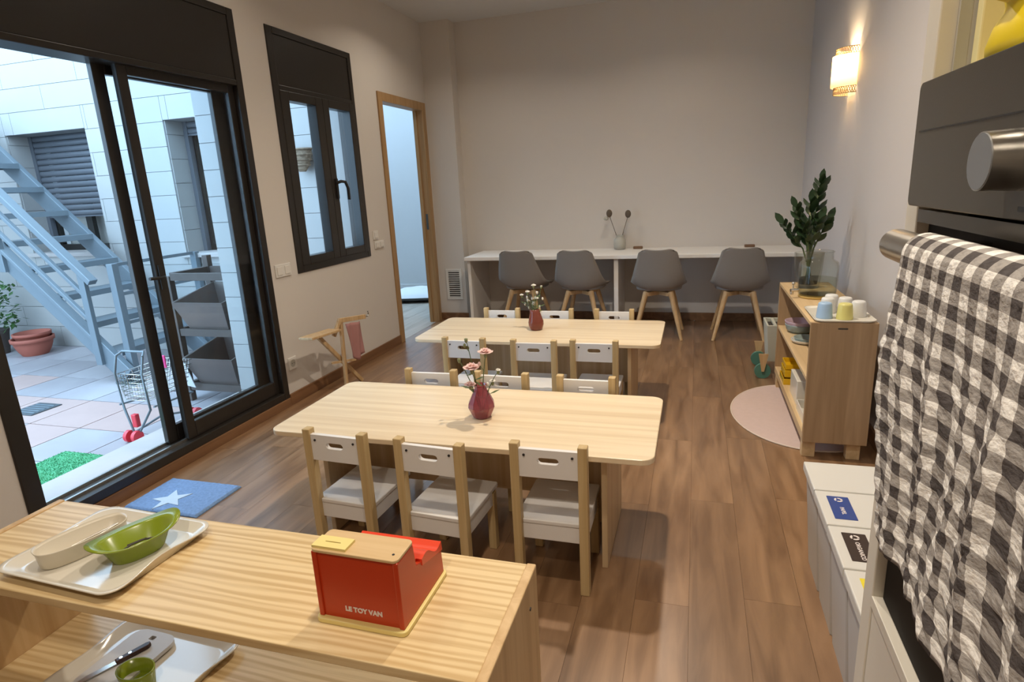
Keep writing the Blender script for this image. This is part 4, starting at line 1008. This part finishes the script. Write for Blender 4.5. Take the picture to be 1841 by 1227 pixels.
def tray(loc, rz, label, W, D, mat='trayw'):
    def lp(w_, d_, z_, ear=0):
        p = rrect(w_, d_, .035, 8); out = []
        for x_, y_ in p: out.append((x_, y_, z_))
        # add subdivided sides with a small wave
        res = []
        for i in range(len(out)):
            a, b = out[i], out[(i + 1) % len(out)]; res.append(a)
            if (Vector(b) - Vector(a)).length > .05:
                for k in range(1, 12):
                    q = Vector(a).lerp(Vector(b), k / 12); s = math.sin(PI * k / 12) ** 2 * ear
                    if abs(b[1] - a[1]) > abs(b[0] - a[0]): q.x += -s * (1 if q.x > 0 else -1)
                    q.z += (.25 * s if abs(b[1] - a[1]) > abs(b[0] - a[0]) else 0); res.append(tuple(q))
        return res
    o = MB().loft([lp(W * .84, D * .80, 0), lp(W * .88, D * .84, .002), lp(W * .965, D * .955, .017, .010), lp(W, D, .0195, .014), lp(W, D, .0225, .014), lp(W * .955, D * .945, .020, .010), lp(W * .86, D * .82, .006), lp(W * .82, D * .78, .005)], True, True).build('serving_tray', mat, loc=loc)
    o.rotation_euler = (0, 0, R(rz)); return tag(o, label, 'tray', 'ivory trays in the pine cabinet')
tray((-1.253, .880, fh), -2, 'glossy ivory tray with two oval dishes on top of the pine cabinet', .345, .275)
def oval(name, loc, rz, mat, label, a0, b0, a1, b1, h_, lift, flare):
    n = 48; loops = []
    pw_ = .72 if mat == 'dishw' else .9
    def sg(v): return math.copysign(abs(v) ** pw_, v)
    def e(a, b, z_, l=0): return [(a * sg(math.cos(2 * PI * i / n)), b * sg(math.sin(2 * PI * i / n)), z_ + l * (abs(math.cos(2 * PI * i / n)) ** 3)) for i in range(n)]
    loops = [e(a0 * .94, b0 * .92, 0), e(a0, b0, .004), e(a1 * .97, b1 * .96, h_ * .8, lift * .5), e(a1 + flare, b1 + flare * .5, h_, lift), e(a1 + flare, b1 + flare * .5, h_ + .003, lift), e(a1 - .004, b1 - .004, h_ * .92, lift * .6), e(a0 - .004, b0 - .004, .008), e(a0 * .8, b0 * .8, .006)]
    o = MB().loft(loops, True, True).build(name, mat, loc=loc); o.rotation_euler = (0, 0, R(rz)); return tag(o, label, 'dish', 'oval dishes on the ivory tray')
oval('oval_dish', (-1.318, .873, fh + .0055), 72, 'dishw', 'cream oval dish with a pair of tongs on the ivory tray', .086, .036, .092, .043, .040, .001, .001)
oval('oval_dish', (-1.180, .892, fh + .0055), 70, 'green', 'olive green oval dish with raised ends on the ivory tray', .054, .033, .074, .046, .046, .014, .022)
tgs = thing('serving_tongs', 'thin steel tongs lying in the cream oval dish', 'tongs', (-1.318, .885, fh + .014), R(64))
for s in (-1, 1): MB().tube([(.062, 0, .022), (.02, s * .006, .014), (-.03, s * .010, .004), (-.05, s * .006, .002)], [.0022, .0025, .0025, .002], 6).build('arm', 'metal', tgs)
for i in range(3): MB().sphere((-.045 - .006 * (i % 2), .006 * (i - 1), .003), .0045, 8, 5, (1.4, 1, .6)).build('tip', 'metal', tgs)
for i, (dx, dy, s) in enumerate(((-.02, 0, 1), (.0, .006, 1.3), (.022, -.002, .9))):
    tag(MB().sphere((0, 0, 0), .011 * s, 10, 6, (1.5, .9, .4)).build('food_piece', 'shell', loc=(-1.180 + dx * .4, .885 + dx, fh + .018)), ['near pale scrap', 'middle pale scrap', 'far pale scrap'][i] + ' in the olive green dish', 'food', 'scraps in the green dish')
for i, (a_, dx) in enumerate(((70, -.012), (35, .01))):
    o = MB().tube([(-.03, 0, .004), (0, .003, .01), (.032, -.002, .012)], .0022, 6).build('dark_twig', 'twig', loc=(-1.178 + dx * .3, .890 + dx, fh + .022)); o.rotation_euler = (0, 0, R(a_)); tag(o, ['long dark twig lying lengthwise in the olive green dish', 'dark twig lying crosswise in the olive green dish'][i], 'twig', 'twigs in the green dish')
# lower tray, board, knife, green bowl
tray((-1.245, .885, .2235), -2, 'grey-white tray with a cutting board on the middle shelf of the pine cabinet', .37, .27)
cb = thing('cutting_board', 'white plastic cutting board with a hole on the lower tray', 'cutting board', (-1.30, .885, .2295), R(-2))
n = 40; outer = rrect(.13, .20, .03, 9); inner = [(.012 * math.cos(math.atan2(y_, x_)), .078 + .007 * math.sin(math.atan2(y_, x_))) for x_, y_ in outer]
MB().ringplate(outer, inner, .010, Matrix.Translation((0, 0, .004))).build('slab', 'board', cb)
kn = thing('kitchen_knife', 'small kitchen knife with a riveted dark wooden handle on the cutting board', 'knife', (-1.31, .87, .2445), R(66))
hd = MB().prism([(0, -.007), (.07, -.008), (.078, -.003), (.078, .005), (.07, .008), (0, .007)], .010).build('handle', 'knifewood', kn, bevel=.002)
for x_ in (.012, .032): MB().cyl((x_, 0, .0095), (x_, 0, .0108), .004, n=12).build('rivet', 'chrome', hd)
MB().prism([(-.085, .002), (-.08, -.006), (0, -.008), (0, .006), (-.06, .008)], .0016, Matrix.Translation((0, 0, .004))).build('blade', 'metal', kn)
o = MB().lathe([(.036, 0), (.04, .004), (.045, .04), (.046, .046), (.042, .046), (.037, .008)], 32, cap1=True, sq=.75).build('small_bowl', 'green', loc=(-1.215, .845, .2295)); tag(o, 'small olive green bowl on the lower tray', 'bowl')
# ---- toy cash register
tr_ = thing('toy_cash_register', 'red wooden toy cash register on the pine cabinet', 'toy', (-.562, .80, fh), R(-.5))
MB().prism(rrect(.186, .190, .012, 5, 0, .088), .010).build('base_board', 'cream_yellow', tr_, bevel=.002)
prof = [(.0, .010), (.0, .145), (.060, .145), (.066, .10), (.172, .060), (.176, .010)]   # y,z
for s in (-1, 1):
    MB().prism(prof, .010, xf((s * .082 - .005, 0, 0), (0, 1, 0), (0, 0, 1), (1, 0, 0))).build('side_panel', 'red', tr_, bevel=.002)
rb = box(-.077, .077, 0.004, .012, .010, .145).build('rear_panel', 'red', tr_)
box(-.077, .077, .012, .166, .012, .055).build('drawer_box', 'red', tr_)
MB().prism([(.061, .14), (.069, .104), (.168, .066), (.168, .055), (.06, .09)], .154, xf((-.077, 0, 0), (0, 1, 0), (0, 0, 1), (1, 0, 0))).build('keypad_slope', 'redbright', tr_)
# curved bright red flap at the front end, standing proud of the sides
fp = MB(); pts = [(.085 + .085 * i / 24, .100 - .022 * (i / 24) + .007 * math.sin(i / 24 * 2 * PI * 1.15 - .3)) for i in range(25)]
poly = pts + [(.172, .062), (.085, .085)]
fp.prism(poly, .178, xf((-.089, 0, 0), (0, 1, 0), (0, 0, 1), (1, 0, 0))); fp.build('money_flap', 'redbright', tr_)
tpb = MB().prism(rrect(.174, .068, .010, 5, 0, .032), .006, Matrix.Translation((0, 0, .145))).build('top_board', 'ply', tr_, bevel=.0015)
n = 28; oo = []; ii = []
for i in range(n):
    th_ = 2 * PI * (i + .5) / n; c_, s_ = math.cos(th_), math.sin(th_); k = min(.031 / max(abs(c_), 1e-6), .014 / max(abs(s_), 1e-6)); oo.append((c_ * k * 1.12, s_ * k * 1.2)); ii.append((.016 * max(-1, min(1, 1.3 * c_)), .0014 * s_))
for sx in (-1, 1):
    for sy in (-1, 1):
        q = min(range(n), key=lambda i: (oo[i][0] - sx * .0347) ** 2 + (oo[i][1] - sy * .0168) ** 2); oo[q] = (sx * .0347, sy * .0168)
MB().ringplate(oo, ii, .005, xf((-.051, .020, .151), (1, 0, 0), (0, 1, 0), (0, 0, 1))).build('card_slot', 'cream_yellow', tr_)
box(-.070, -.036, .018, .022, .1505, .1515).build('slot_void', 'slot', tr_)
MB().cyl((.072, .016, .1505), (.072, .016, .1518), .0025, n=10).build('screw', 'screw', tr_)
text('lettering', 'LE TOY VAN', .0135, 'print', tr_, xf((0.006, -.0003 + .004, .032), (1, 0, 0), (0, 0, 1), (0, -1, 0)), ext=.0006, bold=.0006)

# ================================================================== RECYCLING BINS
def rbin(i, lab, mat, words, icon):
    ya = 2.05 - .2 * i; yb = ya - .197
    t = thing('recycling_bin', lab, 'bin', (0, 0, 0), group='row of white recycling bins')
    loops = []
    for (xa, xb, y0_, y1_, z_) in ((.405, .66, yb + .012, ya - .012, 0), (.378, .672, yb + .003, ya - .003, .335)):
        loops.append([(xa, y0_, z_), (xb, y0_, z_), (xb, y1_, z_), (xa, y1_, z_)])
    MB().loft(loops, True, True, False).build('body', 'binbody', t, bevel=.006)
    ld_ = MB(); ld_.box(.368, .68, yb + .001, ya - .001, .335, .366); lid = ld_.build('lid', 'binlid', t, bevel=.004)
    if mat:
        yc = (ya + yb) / 2
        MB().prism(rrect(.058, .130, .002, 2), .0008, Matrix.Translation((.424, yc, .3662))).build('sticker', mat, lid)
        if words:
            text('lettering', words, .0150, 'print', lid, xf((.424, yc - .018, .3672), (0, -1, 0), (1, 0, 0), (0, 0, 1)), ext=.0003, bold=.0003)
        if icon:
            ic = MB()
            for k in range(3):
                a0_ = 2 * PI * k / 3; pts_o = []; pts_i = []
                for q in range(7):
                    a_ = a0_ + q / 6 * 1.7; pts_o.append((.0115 * math.cos(a_), .0115 * math.sin(a_))); pts_i.append((.0065 * math.cos(a_), .0065 * math.sin(a_)))
                ic.prism(pts_o + pts_i[::-1], .0005, Matrix.Translation((.424, yc + .044, .3671)))
            ic.build('recycling_symbol', 'print', lid)
rbin(0, 'plain white bin farthest along the row beside the shelf unit', None, None, 0)
rbin(1, 'white bin with a blue PAPEL sticker on its lid', 'lblue', 'PAPEL', 1)
rbin(2, 'white bin with a dark brown ORGANICO sticker on its lid', 'lbrown', 'ORGANICO', 1)
rbin(3, 'white bin with a yellow sticker on its lid, nearest the oven', 'lyellow', None, 0)

# ================================================================== OVEN COLUMN
xc = .26; yo = .867
oc = thing('oven_cabinet', 'tall cream kitchen column housing the oven at the right edge', 'cabinet', (0, 0, 0))
box(xc, XR - .005, yo, yo + .040, 0, 2.3).build('side_panel', 'cabinet', oc, bevel=.002)
box(xc, XR - .005, -.02, .02, 0, 2.3).build('side_panel', 'cabinet', oc, bevel=.002)
box(xc + .002, xc + .022, .022, yo - .002, .02, .688).build('drawer_front', 'cabinet', oc, bevel=.002)
box(xc, XR - .005, .02, yo, .69, .708).build('shelf_board', 'cabinet', oc, bevel=.001)
box(xc + .02, XR - .005, .02, yo, 1.385, 1.400).build('shelf_board', 'cabinet', oc, bevel=.001)
box(XR - .025, XR - .006, .02, yo, .708, 2.3).build('back_panel', 'cabinet', oc)
box(xc + .018, xc + .030, yo - .006, yo, 1.405, 2.3).build('shelf_pin_rail', 'cabgrey', oc)
ov_ = thing('built_in_oven', 'bronze-grey built-in oven with a round steel knob and bar handle', 'oven', (0, 0, 0))
box(xc + .05, .75, .03, yo - .012, .7085, 1.384).build('body', 'ovendark', ov_)
cp = MB().prism(rrect(.826, .139, .008, 4, yo - .003 - .413, 1.336), .02, xf((xc - .012, 0, 0), (0, 1, 0), (0, 0, 1), (1, 0, 0))).build('control_panel', 'ovenpanel', ov_, bevel=.001)
box(xc - .0128, xc - .0119, .03, yo - .018, 1.3505, 1.352).build('seam', 'ovenline', cp)
box(xc + .013, xc + .049, .04, yo - .004, .7085, 1.245).build('door', 'ovendark', ov_, bevel=.002)
box(xc - .002, xc + .03, .04, yo - .012, 1.247, 1.262).build('gap_strip', 'ovenpanel', ov_)
kb = MB().cyl((xc - .012, .598, 1.314), (xc - .040, .598, 1.314), .0245, .0235, 36).build('knob', 'metal', ov_, bevel=.001)
MB().cyl((xc - .040, .598, 1.314), (xc - .0408, .598, 1.314), .0225, n=32).build('knob_cap', 'cabgrey2', kb) if 'cabgrey2' in M else MB().cyl((xc - .040, .598, 1.314), (xc - .0408, .598, 1.314), .0225, n=32).build('knob_cap', 'chrome', kb)
box(xc - .0125, xc - .0119, .575, .59, 1.2735, 1.2775).build('panel_mark', 'ovenline', cp)
HX, HZ = .208, 1.232
hn = MB().cyl((HX, .745, HZ), (HX, .07, HZ), .0165, n=32).build('handle', 'metal', ov_, bevel=.001)
for yy in (.70, .12): box(HX + .005, xc + .016, yy - .012, yy + .012, HZ - .012, HZ + .006).build('handle_mount', 'chrome', hn)
MB().cyl((HX, .7452, HZ), (HX, .7460, HZ), .0155, n=28).build('handle_cap', 'steel_dark', hn)
# ---- gingham towel over the handle
nu, nv = 110, 120; r_ = .0195; vs_ = []; uvs = []
back = .16; front = .262; arc = PI * r_; tot = back + arc + front
for j_ in range(nv + 1):
    s = tot * j_ / nv
    for i in range(nu + 1):
        u = i / nu; yy = .655 - .54 * u
        if s < back: xx, zz, hang = HX + r_, HZ - (back - s), 0
        elif s < back + arc:
            a_ = (s - back) / r_; xx, zz, hang = HX + r_ * math.cos(a_), HZ + r_ * math.sin(a_), 0
        else: hang = s - back - arc; xx, zz = HX - r_, HZ - hang
        k = min(1, hang / .10); k2 = hang / front
        fold = (.0030 * math.sin(u * 31 + 1.1 * math.sin(k2 * 3)) + .0030 * math.sin(u * 57 + 2 + k2 * 2) + .003 * math.sin(u * 14 + k2 * 3)) * k
        fine = .0016 * math.sin(u * 140 + 9 * math.sin(hang * 40)) * math.sin(hang * 130 + u * 23) * k
        xx += -fold * .9 - fine - .012 * k2 - .006 * k
        yy += -.075 * k2 * (1 - .5 * u) + .006 * math.sin(hang * 22 + u * 9) * k + .004 * math.sin(u * 57 + k2 * 2) * k
        zz += (.006 * math.sin(u * 6.5 + .6) + .003 * math.sin(u * 31)) * k2
        vs_.append((xx, yy, zz)); uvs.append((u * .54 / .0150, s / .0108))
me = bpy.data.meshes.new('gingham_towel'); fs = [(j_ * (nu + 1) + i, j_ * (nu + 1) + i + 1, (j_ + 1) * (nu + 1) + i + 1, (j_ + 1) * (nu + 1) + i) for j_ in range(nv) for i in range(nu)]
me.from_pydata(vs_, [], fs); ul = me.uv_layers.new(name='UVMap')
for lp in me.loops: ul.data[lp.index].uv = uvs[lp.vertex_index]
for p in me.polygons: p.use_smooth = True
me.materials.append(M['gingham']); to = link('gingham_towel', me); so = to.modifiers.new('thick', 'SOLIDIFY'); so.thickness = .0015; so.offset = 0
tag(to, 'crinkled grey and white gingham tea towel hanging on the oven handle', 'towel')
# ---- yellow things above the oven
yj = thing('yellow_jug', 'bright yellow plastic jug on top of the oven', 'jug', (.335, .71, 1.400))
MB().lathe([(.065, 0), (.077, .006), (.078, .018), (.074, .034), (.067, .046), (.066, .052), (.070, .066), (.074, .095), (.078, .12), (.072, .12), (.06, .08), (.045, .055)], 32, cap1=True).build('body', 'yellow', yj)
MB().prism([(-.055, .050), (-.086, .062), (-.080, .074), (-.05, .076)], .03, xf((0, -.015, 0), (1, 0, 0), (0, 0, 1), (0, 1, 0))).build('spout', 'yellow', yj, bevel=.004)
yc_ = box(.293, .60, .842, .858, 1.4005, 1.85).build('storage_folder', 'paleyellow', bevel=.002); tag(yc_, 'pale yellow card folder standing above the oven behind the jug', 'folder')
